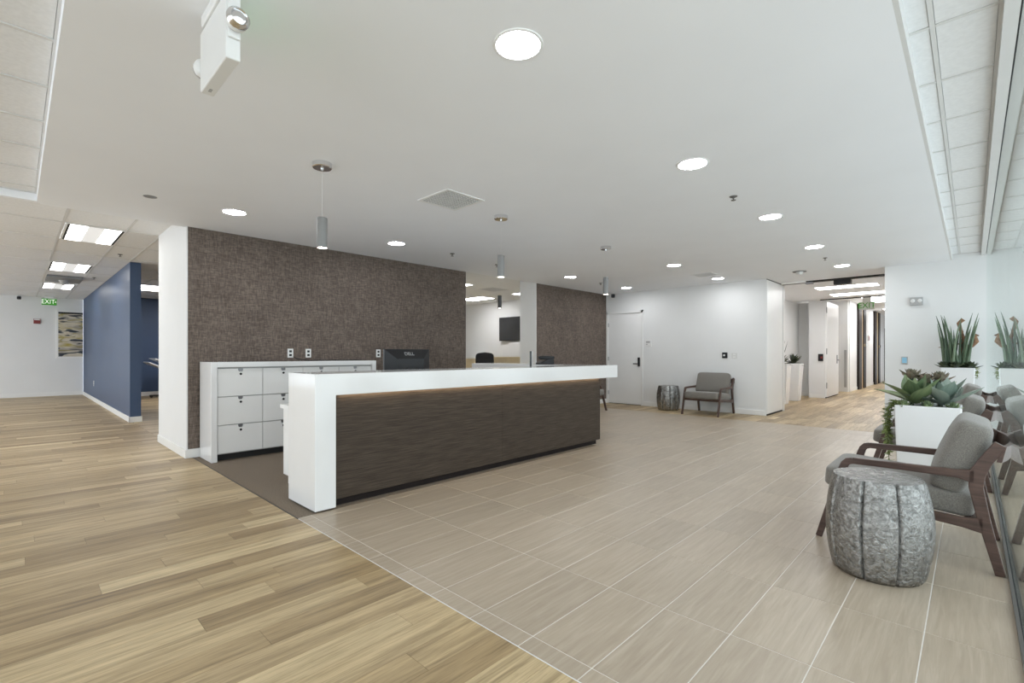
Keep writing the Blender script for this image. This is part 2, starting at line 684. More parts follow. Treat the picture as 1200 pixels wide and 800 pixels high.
# ================================================================== STRUCTURE
SOF = 2.72          # underside of the plaster soffit
ZT = 2.80           # tile ceiling near the camera and along the glass
ZL = 2.87           # tile ceiling of the left corridor
XW = -6.64          # plane of the woven wall
YB = 10.33          # plane of the back wall
XG = 0.165          # glass line

# ---- floor: vinyl planks, one object each where they can be told apart
PW, PL, PT, GAP = 0.1524, 1.22, 0.005, 0.0007
floor = struct(MB().box(-19.6, XG, -4.5, 1.457, -0.08, -PT).add([], []).build('floor', 'substrate'),
               'light oak vinyl plank floor sweeping from camera to far left corridor', 'floor')
YEDGE = 1.457
plank_full = None
stuffmb = MB()


def plank_obj(x0, x1, y0, y1, parent, cache={}):
    key = (round(x1 - x0, 4), round(y1 - y0, 4))
    if key not in cache:
        w, l = key
        cache[key] = MB().box(GAP, w - GAP, GAP, l - GAP, -PT, 0).mesh('plank', 'plank')
    return link('plank', cache[key], parent, (x0, y0, 0))


row = 0
x = XG
while x > -19.5:
    x0 = x - PW
    off = (row * 0.437 + rnd.random() * 0.25) % PL
    y = YEDGE
    first = PL - off
    if first < 0.15:
        first += 0.3
    yy = [YEDGE]
    y = YEDGE - first
    while y > -4.4:
        yy.append(y)
        y -= PL
    yy.append(-4.5)
    for a, b in zip(yy[:-1], yy[1:]):
        xc, yc = (x0 + x) / 2, (a + b) / 2
        d = -math.sin(R(43.9)) * xc + math.cos(R(43.9)) * a
        near = x0 > -7.6 and a > -1.25 and d > 0.7
        if near:
            plank_obj(x0, x, b, a, floor)
        else:
            stuffmb.box(x0 + GAP, x - GAP, b + GAP, a - GAP, -PT, 0)
    x = x0
    row += 1
sp = stuffmb.build('distant_planks', 'plank', floor)
sp['kind'] = 'stuff'

# blue room floor, far hall floor
def plank_field(name, x0, x1, y0, y1, label):
    base = struct(MB().box(x0, x1, y0, y1, -0.08, -PT).build(name, 'substrate'), label, 'floor')
    mb = MB()
    x = x0
    while x < x1 - 0.01:
        xe = min(x + PW, x1)
        y = y0 - rnd.random() * PL
        while y < y1:
            a, b = max(y, y0), min(y + PL, y1)
            if b - a > 0.02:
                mb.box(x + GAP, xe - GAP, a + GAP, b - GAP, -PT, 0)
            y += PL
        x = xe
    s = mb.build('planks', 'plank', base)
    s['kind'] = 'stuff'
    return base


plank_field('floor_side_room', -19.6, -8.2, 1.457, 6.0, 'oak plank floor of the blue side room')
plank_field('floor_hall', -6.64, XG, 9.32, YB, 'strip of oak planks along the back wall before the tiles')
plank_field('floor_corridor', -4.0, -0.95, YB, 28.0, 'oak plank floor of the back corridor beyond the opening')

# ---- tiles
TX, TY = 0.305, 0.6085
grout = struct(MB().box(-3.62, XG, 1.457, 9.32, -0.06, -0.0016).box(XW, -3.62, 5.40, 9.32, -0.06, -0.0016).build('floor_tiles', 'grout'),
               'taupe stone tile floor in front of the reception desk', 'floor')
TG = 0.0019


def tile(x0, x1, y0, y1, cache={}):
    key = (round(x1 - x0, 3), round(y1 - y0, 3))
    if key not in cache:
        w, l = key
        c = 0.0012
        mb = MB().taper((TG, w - TG, TG, l - TG, -0.01), (TG, w - TG, TG, l - TG, -c))
        mb.v = mb.v[:]
        mb = MB()
        mb.taper((TG, w - TG, TG, l - TG, -0.01), (TG, w - TG, TG, l - TG, -c))
        mb.taper((TG, w - TG, TG, l - TG, -c), (TG + c, w - TG - c, TG + c, l - TG - c, 0))
        cache[key] = mb.mesh('tile', 'stone_tile')
    return link('tile', cache[key], grout, (x0, y0, 0))


ys = [1.457, 1.555] + [2.162 + TY * k for k in range(0, 12)]
ys = [v for v in ys if v < 9.25] + [9.32]
xs_main = [XG, -0.15] + [-0.15 - TX * k for k in range(1, 12)] + [-3.62]
xs_back = [-3.505 - TX * k for k in range(0, 11)] + [XW]
for a, b in zip(ys[:-1], ys[1:]):
    xl = list(xs_main)
    if b > 5.45:
        xl = xs_main[:-1] + [v for v in xs_back if v < -3.51]
    for x1, x0 in zip(xl[:-1], xl[1:]):
        if a < 5.40 < b and x1 < -3.5 and x1 > -3.51:
            tile(-3.62, x1, a, 5.40)
        if b > 5.45 and x1 < -3.45:
            tile(x0, x1, max(a, 5.40), b)
        else:
            tile(x0, x1, a, b)
struct(MB().box(XW, -3.60, 1.449, 1.457, -0.02, 0.003).build('trim_1', 'dark_strip'),
       'thin dark transition strip where planks meet the carpet', 'trim')
struct(MB().box(-3.60, XG, 1.4525, 1.457, -0.02, 0.0015).build('trim_9', 'grid_metal'),
       'thin pale metal transition strip where planks meet the tiles', 'trim')
struct(MB().box(XW, -3.62, 1.457, 5.40, -0.06, 0.0).build('floor_carpet', 'carpet'), 'brown grey carpet behind the reception desk', 'carpet')

# ---- soffit and ceilings
struct(MB().box(XW, -0.245, 0.17, 15.4, SOF, SOF + 0.3).build('ceiling', 'ceiling_paint'), 'smooth white plaster soffit over the reception', 'ceiling')


def tile_ceiling(name, xs, ys, z, label, holes=(), tw=0.012):
    base = struct(MB().box(min(xs), max(xs), min(ys), max(ys), z + 0.02, z + 0.25).build(name, 'ceiling_tile'), label, 'ceiling')
    g = MB()
    for xx in xs:
        g.box(xx - tw, xx + tw, min(ys), max(ys), z, z + 0.02)
    for yy_ in ys:
        g.box(min(xs), max(xs), yy_ - tw, yy_ + tw, z + 0.001, z + 0.02)
    g.build('ceiling_grid', 'grid_metal', base)
    cache = {}
    for a, b in zip(xs[:-1], xs[1:]):
        for c, d in zip(ys[:-1], ys[1:]):
            x0, x1 = min(a, b), max(a, b)
            y0, y1 = min(c, d), max(c, d)
            cx, cy = (x0 + x1) / 2, (y0 + y1) / 2
            if any(abs(cx - h[0]) < 0.2 and abs(cy - h[1]) < 0.2 for h in holes):
                continue
            key = (round(x1 - x0, 3), round(y1 - y0, 3))
            if key not in cache:
                m = tw + 0.002
                cache[key] = MB().box(m, key[0] - m, m, key[1] - m, 0.006, 0.02).mesh('ceiling_panel', 'ceiling_tile')
            link('ceiling_panel', cache[key], base, (x0, y0, z))
    return base


tile_ceiling('ceiling_entry', [XW + 0.02] + [-6.40 + 0.612 * k for k in range(0, 11)] + [XG], [-4.5, -2.9, -1.68, -1.07, -0.46, 0.145], ZT,
             'white tile ceiling over the entry at the top left corner')
tile_ceiling('ceiling_glass_side', [-0.245, -0.138, 0.098], [0.145, 0.50, 1.14, 1.79] + [2.43 + 0.645 * k for k in range(0, 12)] + [YB], ZT,
             'narrow strip of white ceiling tiles along the glass wall', tw=0.010)
TROFS = [(-8.78, 0.74), (-12.38, 0.72), (-15.98, 0.72)]
tile_ceiling('ceiling_corridor', [XW - 0.06, -6.98] + [-8.18 - 1.2 * k for k in range(0, 9)] + [-19.4], [-4.5, -2.9, -1.68, -1.07, -0.46, 0.42, 1.04, 1.42, 2.1, 3.32, 4.54, 6.0], ZL,
             'white tile ceiling over the left corridor', holes=TROFS + [(-14.78, 2.71)])
# bulkhead edges
struct(MB().box(XW - 0.06, XW, -4.5, 0.17, SOF + 0.01, 3.05).build('trim_2', 'ceiling_paint'), 'shallow white bulkhead dropping between entry and corridor ceilings', 'trim')
struct(MB().box(XW - 0.06, XW, 0.17, 1.39, SOF, 3.05).build('trim_3', 'ceiling_paint'), 'white soffit edge beside the woven wall corner', 'trim')
struct(MB().box(-6.64, -0.245, 0.145, 0.17, SOF, 3.05).build('trim_4', 'ceiling_paint'), 'bright white vertical edge of the plaster soffit at upper left', 'trim')
struct(MB().box(-0.245, -0.225, 0.17, YB, SOF, 3.05).build('trim_5', 'grid_metal'), 'grey metal edge of the plaster soffit along the glass side', 'trim')


def baseboard(name, b, label):
    return struct(MB().box(*b).build(name, 'trim_white', bevel=0.003), label, 'baseboard')


# ---- reception core block with woven covering
core = sbox('wall_reception', 'wall_paint', (-8.2, XW, 1.39, 5.69, 0, 3.0), 'white end of the thick wall behind the reception credenza')
wc = part(core, 'wallcovering', 'wallcovering', (XW, XW + 0.004, 1.405, 5.685, 0.105, SOF), label='brown woven grasscloth covering')
baseboard('baseboard_reception', (XW, XW + 0.014, 1.39, 5.69, 0, 0.10), 'white baseboard under the woven wall')
baseboard('baseboard_reception_end', (-8.2, XW + 0.014, 1.376, 1.39, 0, 0.10), 'white baseboard around the white end of the reception wall')
core2 = sbox('wall_reception_far', 'wall_paint', (-7.10, XW, 7.63, YB, 0, 3.0), 'white pillar-like end of the second woven wall by the door')
part(core2, 'wallcovering', 'wallcovering', (XW, XW + 0.004, 7.645, YB - 0.01, 0.105, SOF), label='brown woven grasscloth covering')
baseboard('baseboard_reception_far', (XW, XW + 0.014, 7.63, YB, 0, 0.10), 'white baseboard under the second woven wall')

# ---- conference room seen through the opening
struct(MB().box(-13.0, XW, 5.69, 10.2, 2.82, 3.1).build('ceiling_meeting', 'ceiling_tile'), 'white ceiling of the meeting room', 'ceiling')
sbox('wall_meeting', 'wall_paint', (-13.0, -7.10, 10.2, 10.35, 0, 3.1), 'pale grey meeting room wall carrying the television')
sbox('wall_meeting_left', 'wall_paint', (-13.1, -13.0, 5.0, 10.35, 0, 3.1), 'far left wall of the meeting room')
sbox('wall_meeting_near', 'wall_paint', (-13.0, -8.2, 5.59, 5.69, 0, 3.1), 'near wall of the meeting room')
struct(MB().box(-13.0, XW, 5.69, 10.2, -0.06, 0).build('floor_meeting', 'light_wood'), 'pale floor of the meeting room', 'floor')

# ---- back wall with door
wb_ = struct(MB().box(XW, -6.615, YB, YB + 0.15, 0, SOF).box(-6.615, -5.645, YB, YB + 0.15, 2.245, SOF).box(-5.645, -2.94, YB, YB + 0.15, 0, SOF).box(-7.1, -2.94, YB + 0.15, YB + 0.2, 0, 3.0).build('wall_back', 'wall_paint'),
             'white back wall with flush door behind the far lounge chair')
struct(MB().box(-6.64, -5.62, YB, YB + 0.2, -0.08, 0.001).build('trim_8', 'dark_strip'), 'dark strip added to block light under the flush door', 'trim')  # added dark filler, stops light leaking in below the door
baseboard('baseboard_back', (-5.60, -2.94, YB - 0.014, YB, 0, 0.10), 'white baseboard under the back wall')
d1 = struct(link('door_1', None), 'plain white flush door beside the far woven wall', 'door')
part(d1, 'door_leaf', 'white_satin', (-6.585, -5.675, YB + 0.012, YB + 0.055, 0.012, 2.215), 0.002)
fr = MB().box(-6.638, -6.588, YB - 0.012, YB + 0.1, 0, 2.27).box(-5.672, -5.622, YB - 0.012, YB + 0.1, 0, 2.27).box(-6.638, -5.622, YB - 0.012, YB + 0.1, 2.218, 2.27)
fr.build('door_frame', 'trim_white', d1)
for z in (0.27, 1.11, 1.95):
    part(d1, 'hinge', 'steel_grey', (-6.592, -6.574, YB + 0.0, YB + 0.014, z - 0.05, z + 0.05))
hd = part(d1, 'lock_plate', 'black_plastic', (-5.765, -5.71, YB - 0.006, YB + 0.012, 0.935, 1.145), 0.004, 'black keypad lock')
lv = MB().tube([(-5.737, YB - 0.005, 0.995), (-5.737, YB - 0.045, 0.995), (-5.86, YB - 0.045, 0.995)], 0.011, 8).build('lever', 'black_plastic', hd, smooth=True)
sbox('wall_back_right', 'wall_paint', (-1.075, 2.4, YB, YB + 0.2, 0, 3.0), 'white wall at right end behind the tall planter')
baseboard('baseboard_back_right', (-1.075, XG - 0.02, YB - 0.014, YB, 0, 0.10), 'white baseboard behind the tall planter')

# ---- pocket for the accordion door and the hall beyond
pk = sbox('wall_pocket', 'wall_paint', (-3.7, -2.95, YB + 0.2, 11.50, 0, SOF), 'thick white pocket wall at the left of the opening')
d2 = struct(link('door_2', None), 'white pocket cover panel standing at the left of the corridor opening', 'door')
part(d2, 'cover_panel', 'white_satin', (-2.95, -2.925, YB + 0.01, 11.42, 0.035, 2.70), 0.002)
part(d2, 'edge_strip', 'trim_white', (-2.955, -2.915, 11.43, 11.52, 0.0, 2.71), 0.002)
part(d2, 'bottom_gap', 'dark_gap', (-2.95, -2.935, YB + 0.02, 11.42, 0.0, 0.033))
part(d2, 'top_gap', 'dark_gap', (-2.95, -2.93, YB + 0.02, 11.5, 2.702, 2.719))
tr = thing('door_track', 'dark ceiling track of the folding door across the corridor opening', 'track', (0, 0, 0))
part(tr, 'rail', 'dark_gap', (-2.92, -1.08, 11.24, 11.40, 2.695, 2.7195))
part(tr, 'white_insert', 'trim_white', (-2.90, -2.45, 11.20, 11.26, 2.690, 2.7195))
part(tr, 'motor_box', 'black_plastic', (-1.98, -1.70, 11.26, 11.42, 2.60, 2.695), 0.004, 'small dark operator box under the track')
part(tr, 'hanger', 'steel_grey', (-2.46, -2.34, 11.22, 11.36, 2.66, 2.695))

sbox('wall_hall_alcove', 'wall_paint', (-3.85, -3.7, YB + 0.2, 16.3, 0, 3.1), 'white wall of the planter alcove in the corridor')
sbox('wall_hall_alcove_back', 'wall_paint', (-3.7, -3.33, 16.1, 16.3, 0, SOF), 'white face at the end of the planter alcove')
sbox('wall_hall_column', 'wall_paint', (-3.33, -2.94, 15.6, 17.3, 0, SOF), 'white corridor column carrying the card reader')
baseboard('baseboard_hall', (-3.7, -3.33, 16.086, 16.1, 0, 0.1), 'white baseboard in the planter alcove')
baseboard('baseboard_hall_column', (-3.33, -2.94, 15.586, 15.6, 0, 0.1), 'white baseboard of the corridor column')
d3 = struct(link('door_3', None), 'white corridor door leaf with steel handle next to the card reader', 'door')
part(d3, 'door_leaf', 'white_satin', (-2.94, -2.90, 15.64, 17.22, 0.03, 2.68), 0.002)
part(d3, 'bottom_gap', 'dark_gap', (-2.94, -2.92, 15.64, 17.22, 0.0, 0.028))
for z in (0.35, 1.3, 2.45):
    part(d3, 'hinge', 'steel_grey', (-2.915, -2.895, 15.625, 15.65, z - 0.08, z + 0.08))
MB().tube([(-2.90, 17.0, 1.05), (-2.83, 17.0, 1.05), (-2.83, 16.82, 1.05)], 0.014, 8).build('lever', 'steel_grey', d3, smooth=True)
part(d3, 'lock_plate', 'steel_grey', (-2.9, -2.89, 16.95, 17.05, 0.95, 1.2))
sbox('wall_hall_recess', 'wall_paint', (-4.0, -2.90, 18.75, 18.9, 0, 3.1), 'white recess wall with long dark pull in the corridor')
pl = thing('door_pull', 'long slim grey vertical pull on the corridor recess wall', 'handle', (-2.96, 18.74, 0))
MB().box(-0.035, 0.035, -0.05, -0.02, 0.15, 1.36).build('bar', 'plastic_grey', pl)
for z in (0.3, 1.2):
    MB().box(-0.01, 0.01, -0.02, 0.01, z, z + 0.03).build('standoff', 'plastic_grey', pl)
ZH = 2.98
sbox('wall_hall_left', 'wall_paint', (-3.0, -2.87, 18.9, 27.6, 0, 3.1), 'white left wall of the far corridor between dark door frames')
baseboard('baseboard_hall_left', (-2.87, -2.856, 18.9, 20.2, 0, 0.1), 'white baseboard before the first dark corridor door')
baseboard('baseboard_hall_left_far', (-2.87, -2.856, 21.72, 24.0, 0, 0.1), 'white baseboard between the two dark corridor doors')
sbox('wall_hall_right', 'wall_paint', (-1.0, -0.85, YB + 0.2, 27.6, 0, 3.1), 'right wall of the corridor')
sbox('wall_hall_far', 'wall_paint', (-4.0, -3.85, 16.3, 18.9, 0, 3.1), 'outer wall of the corridor recess')
struct(MB().box(-4.0, -0.85, 15.4, 28.0, ZH, ZH + 0.2).build('ceiling_hall', 'ceiling_tile'), 'white tile ceiling of the far corridor', 'ceiling')
struct(MB().box(-4.0, -0.85, 15.32, 15.44, SOF - 0.004, ZH).build('trim_6', 'trim_white'), 'white header where the corridor ceiling rises', 'trim')
struct(MB().box(-3.0, -0.95, 15.30, 15.335, SOF - 0.025, SOF + 0.01).build('trim_7', 'dark_gap'), 'thin dark second track line across the corridor ceiling', 'trim')
for i, (y0, y1, y2, y3, lb) in enumerate(((20.2, 20.75, 21.2, 21.7, 'dark framed corridor door with pale wood leaf, nearer one'), (24.0, 24.5, 25.0, 25.5, 'dark framed corridor door with pale wood leaf, farther one'))):
    d = struct(link('door_%d' % (4 + i), None), lb, 'door')
    part(d, 'jamb', 'black_frame', (-2.87, -2.80, y0, y1, 0, 2.96))
    part(d, 'jamb', 'black_frame', (-2.87, -2.80, y2, y3, 0, 2.96))
    part(d, 'door_leaf', 'door_wood', (-2.87, -2.83, y1, y2, 0.01, 2.96))
    part(d, 'handle', 'chrome', (-2.80, -2.74, y2 + 0.02, y2 + 0.1, 1.5, 1.6))
we = struct(link('window_1', None), 'bright glazed end of the far corridor with black frame', 'window')
part(we, 'pane', 'window_light', (-2.85, -1.0, 27.5, 27.52, 0.1, 2.3))
part(we, 'mullion', 'black_frame', (-2.87, -2.78, 27.4, 27.5, 0, 2.4))
part(we, 'head', 'black_frame', (-2.87, -1.0, 27.4, 27.5, 2.3, 2.4))
part(we, 'mullion', 'black_frame', (-2.58, -2.46, 27.4, 27.5, 0, 2.4))
part(we, 'sill', 'black_frame', (-2.87, -1.0, 27.4, 27.5, 0, 0.1))
sbox('wall_hall_end', 'wall_paint', (-3.0, -0.85, 27.53, 27.7, 0, 3.1), 'end wall above the corridor window')

# ---- left corridor, blue walls
b1 = sbox('wall_blue', 'blue_paint', (-19.35, -10.85, 1.42, 1.58, 0.0, ZL), 'navy blue partition standing out into the left corridor')
baseboard('baseboard_blue', (-19.35, -10.836, 1.406, 1.42, 0, 0.1), 'white baseboard along the navy partition')
baseboard('baseboard_blue_end', (-10.85, -10.836, 1.406, 1.594, 0, 0.1), 'white baseboard on the end of the navy partition')
sbox('wall_blue_far', 'blue_paint', (-17.7, -17.5, 1.58, 6.0, 0, ZL), 'second navy wall at the back of the side room')
baseboard('baseboard_blue_far', (-17.5, -17.486, 1.58, 6.0, 0, 0.12), 'white baseboard under the second navy wall')
sbox('wall_side_room', 'wall_paint', (-17.7, -8.2, 6.0, 6.15, 0, 3.0), 'closing wall of the blue side room')
sbox('wall_left', 'wall_paint', (-19.55, -19.4, -4.5, 1.42, 0, 3.0), 'white wall at the far left end of the corridor')
baseboard('baseboard_left', (-19.4, -19.386, -4.5, 1.406, 0, 0.12), 'white baseboard under the far left wall')

# ---- glass wall and lift lobby beyond it
gw = struct(link('wall_right', None), 'frameless glass wall reflecting the lounge chairs at the right', 'glass wall')
yy = [-4.5, -1.0, 0.3, 1.6, 2.9, 4.2, 5.5, 6.8, 8.1, 9.4, YB]
for a, b in zip(yy[:-1], yy[1:]):
    MB().box(XG - 0.006, XG + 0.006, a + 0.003, b - 0.003, 0.015, ZT - 0.05).build('glass_pane', 'glass', gw)
sh = MB().box(XG - 0.022, XG - 0.009, -4.5, YB, 0.0, 0.022).box(XG + 0.009, XG + 0.022, -4.5, YB, 0.0, 0.022).build('bottom_channel', 'sprinkler', gw)
MB().box(XG - 0.009, XG + 0.009, -4.5, YB, 0.0, 0.013).build('channel_gasket', 'dark_gap', gw)
MB().box(XG - 0.062, XG - 0.010, -4.5, YB, ZT - 0.05, ZT + 0.02).box(XG + 0.010, XG + 0.062, -4.5, YB, ZT - 0.05, ZT + 0.02).build('top_channel', 'grid_metal', gw)
MB().box(XG - 0.010, XG + 0.010, -4.5, YB, ZT - 0.03, ZT + 0.02).build('top_gasket', 'dark_gap', gw)
struct(MB().box(XG, 1.3, -4.5, YB, -0.06, 0).build('floor_lobby', 'stone_tile'), 'stone floor of the lobby beyond the glass', 'floor')
struct(MB().box(XG, 1.3, -4.5, YB, ZT, ZT + 0.2).build('ceiling_lobby', 'ceiling_paint'), 'ceiling of the lobby beyond the glass', 'ceiling')

# ================================================================== RECEPTION DESK
DX0, DX1 = -4.13, -3.617
desk = thing('reception_desk', 'long white waterfall reception desk with dark brown grained front', 'desk', (-3.87, 3.75, 0))


def dpart(mb, name, mat, label=None, parent=None, **kw):
    M = Matrix.Translation((3.87, -3.75, 0))
    mb.xf(M)
    o = mb.build(name, mat, parent or desk, **kw)
    if label:
        o['label'] = label
    return o


out = [(1.588, 0.012), (1.755, 0.012), (1.755, 0.897), (5.913, 0.897), (5.913, 1.067), (1.588, 1.067)]
dpart(MB().prism(out, DX0, DX1, 'x'), 'countertop', 'white_gloss', 'glossy white counter folding down to the floor', bevel=0.003)
dpart(MB().box(DX0 + 0.03, DX0 + 0.45, 1.60, 1.74, 0.0, 0.0125), 'foot', 'dark_gap')
for a, b in ((1.757, 3.662), (3.664, 5.55)):
    dpart(MB().box(-3.70, -3.667, a, b, 0.06, 0.896), 'front_panel', 'panel_wood', bevel=0.0015)
dpart(MB().box(-3.78, -3.70, 1.757, 5.50, 0.0, 0.06), 'toe_kick', 'black_frame')
dpart(MB().box(-3.90, -3.7005, 1.757, 5.48, 0.06, 0.895), 'core', 'panel_wood')
dpart(MB().box(-3.660, -3.645, 1.80, 5.52, 0.8964, 0.8985), 'led_strip', 'led_strip', 'warm light strip under the counter')
# far return
dpart(MB().box(-6.15, DX0 - 0.001, 5.40, 5.913, 0.897, 1.067), 'return_counter', 'white_gloss', bevel=0.003)
dpart(MB().box(-6.10, DX0 - 0.001, 5.45, 5.55, 0.0, 0.896), 'return_panel', 'panel_wood')
# inner work surface with side panel
dpart(MB().box(-4.78, -4.131, 1.76, 5.39, 0.705, 0.742), 'work_surface', 'white_satin', bevel=0.002)
dpart(MB().box(-4.74, -4.131, 1.775, 1.80, 0.08, 0.704), 'side_panel', 'white_satin', bevel=0.002)
dpart(MB().box(-4.66, -4.131, 1.79, 1.82, 0.0, 0.08), 'side_plinth', 'white_satin')
dpart(MB().box(-4.70, -4.25, 1.805, 2.20, 0.08, 0.70), 'pedestal', 'white_satin')

# ---- credenza
cz = thing('credenza', 'white credenza with twelve drawers against the woven wall', 'cabinet', (-6.37, 2.545, 0))
CX0, CX1, CY0, CY1, CZ = -0.245, 0.235, -1.025, 1.03, 1.132
T_ = 0.06
frm = [(CY0, 0.0), (CY0 + T_, 0.0), (CY0 + T_, CZ - T_), (CY1 - T_, CZ - T_), (CY1 - T_, 0.0), (CY1, 0.0), (CY1, CZ), (CY0, CZ)]
# frame built from three boards
MB().box(CX0, CX1, CY0, CY0 + T_, 0, CZ).build('end_panel', 'white_gloss', cz, bevel=0.002)
MB().box(CX0, CX1, CY1 - T_, CY1, 0, CZ).build('end_panel', 'white_gloss', cz, bevel=0.002)
MB().box(CX0, CX1, CY0 + T_, CY1 - T_, CZ - T_, CZ).build('top', 'white_gloss', cz, bevel=0.002)
MB().box(CX0, CX1 - 0.045, CY0 + T_, CY1 - T_, 0.075, CZ - T_).build('body', 'plastic_grey', cz)
MB().box(CX0, CX1 - 0.09, CY0 + T_, CY1 - T_, 0.0, 0.075).build('plinth', 'dark_gap', cz)
dw = (CY1 - CY0 - 2 * T_ - 0.012) / 4
dh = (CZ - T_ - 0.012 - 0.085) / 3
drw = None
for i in range(4):
    for j in range(3):
        y0 = CY0 + T_ + 0.006 + dw * i + 0.004
        z0 = 0.085 + dh * j + 0.004
        wy, hz = dw - 0.008, dh - 0.010
        if drw is None:
            # front with a finger notch in the middle of its top edge
            n = 0.028
            pts = [(0, 0), (wy, 0), (wy, hz), (wy / 2 + n, hz), (wy / 2 + n, hz - 0.018), (wy / 2 + n * 0.7, hz - 0.034), (wy / 2 - n * 0.7, hz - 0.034), (wy / 2 - n, hz - 0.018), (wy / 2 - n, hz), (0, hz)]
            drw = MB().prism(pts, CX1 - 0.044, CX1 - 0.022, 'x').mesh('drawer', 'white_satin')
            lockm = MB().lathe([(0.013, 0), (0.013, 0.006), (0.009, 0.008)], 14).xf(Matrix.Rotation(R(90), 4, 'Y')).mesh('lock', 'black_plastic', smooth=True)
            pullm = MB().box(CX1 - 0.0438, CX1 - 0.040, wy / 2 - 0.03, wy / 2 + 0.03, hz - 0.036, hz).mesh('pull', 'steel_grey')
        o = link('drawer', drw, cz, (0, y0, z0))
        link('lock', lockm, o, (CX1 - 0.0222, wy / 2, hz - 0.062))
        link('pull', pullm, o)

# wall outlets above the credenza
def outlet(name, loc, rz, label, cat='outlet', size=(0.075, 0.12), holes=2, mat='plastic_white', dark='black_plastic', group=None):
    t = thing(name, label, cat, loc, rz, group)
    w, h = size
    MB().box(-w / 2, w / 2, -0.008, 0.0, -h / 2, h / 2).build('plate', mat, t, bevel=0.002)
    for k in range(holes):
        z = (k - (holes - 1) / 2) * h * 0.42
        MB().box(-w * 0.22, w * 0.22, -0.0105, -0.0075, z - h * 0.12, z + h * 0.12).build('socket', dark, t)
    return t


# face of outlet looks along -y locally; rotate so that it faces +X (rz = 90)
for y, lb in ((2.575, 'white outlet on woven wall, left one above the credenza'), (2.817, 'white outlet on woven wall, second one above the credenza'), (3.902, 'white outlet on woven wall beside the computer monitor')):
    outlet('wall_outlet', (XW + 0.0045, y, 1.235), R(90), lb, group='outlets on the woven wall')
tag(MB().tube([(-6.60, 2.60, 1.19), (-6.585, 2.64, 1.16), (-6.50, 2.75, 1.138), (-6.47, 3.0, 1.1375), (-6.50, 3.3, 1.1375), (-6.47, 3.52, 1.1375)], 0.0055, 6).build('power_cord', 'black_plastic', smooth=True),
    'black power cord lying along the top of the credenza', 'cord')

# ---- monitor (its back faces the visitors)
mo = thing('computer_monitor', 'black computer monitor turned away, behind the desk counter', 'monitor', (-4.45, 2.98, 0.742), R(0))
MB().box(-0.03, -0.005, -0.29, 0.29, 0.20, 0.535).build('screen', 'screen_dark', mo, bevel=0.004)
bk = MB()
for a, b in (((-0.29, 0.29, 0.20, 0.535, -0.005), (-0.17, 0.17, 0.235, 0.43, 0.055)),):
    y0, y1, z0, z1, x0 = a
    q0, q1, r0, r1, x1 = b
    v = [(x0, y0, z0), (x0, y1, z0), (x0, y1, z1), (x0, y0, z1), (x1, q0, r0), (x1, q1, r0), (x1, q1, r1), (x1, q0, r1)]
    bk.add(v, [(0, 1, 2, 3), (4, 7, 6, 5), (0, 4, 5, 1), (1, 5, 6, 2), (2, 6, 7, 3), (3, 7, 4, 0)])
mback = bk.build('back_cover', 'black_plastic', mo, bevel=0.004)
tl = link('lettering', text_mesh('DELL', 0.055, 0.001, 'plastic_grey'), mback, (0.0295, 0.0, 0.482))
tl.rotation_euler = (R(90 - 30), 0, R(90))
MB().box(0.02, 0.075, -0.05, 0.05, 0.02, 0.33).build('stand_neck', 'black_plastic', mo, bevel=0.004)
MB().box(-0.10, 0.14, -0.13, 0.13, 0.0, 0.02).build('stand_base', 'black_plastic', mo, bevel=0.004)
# second, thin screen seen edge-on
m2 = thing('slim_screen', 'slim dark screen seen edge-on near the far end of the desk', 'monitor', (-4.42, 4.98, 0.742), R(129.5))
MB().box(-0.20, 0.20, -0.014, 0.014, 0.17, 0.52).build('screen', 'screen_dark', m2, bevel=0.004)
MB().box(-0.20, 0.20, -0.020, -0.0145, 0.17, 0.52).build('bezel', 'plastic_white', m2, bevel=0.002)
MB().box(-0.03, 0.03, 0.014, 0.04, 0.01, 0.3).build('stand_neck', 'black_plastic', m2)
MB().box(-0.10, 0.10, -0.08, 0.10, 0.0, 0.012).build('stand_base', 'black_plastic', m2)
ph = thing('desk_telephone', 'small black telephone on the return counter beside the slim screen', 'telephone', (-4.66, 5.56, 1.067), R(60))
ph.scale = (1.25, 1.25, 1.35)
MB().prism([(-0.09, 0), (0.09, 0), (0.09, 0.055), (0.04, 0.07), (-0.09, 0.02)], -0.08, 0.08, 'y').build('base', 'black_plastic', ph, bevel=0.004)
MB().cushion((0.0, -0.05, 0.075), (0.10, 0.024, 0.018), nu=20, nv=10).build('handset', 'black_plastic', ph, smooth=True)
MB().box(0.045, 0.052, 0.0, 0.06, 0.06, 0.085).build('display', 'plastic_grey', ph)


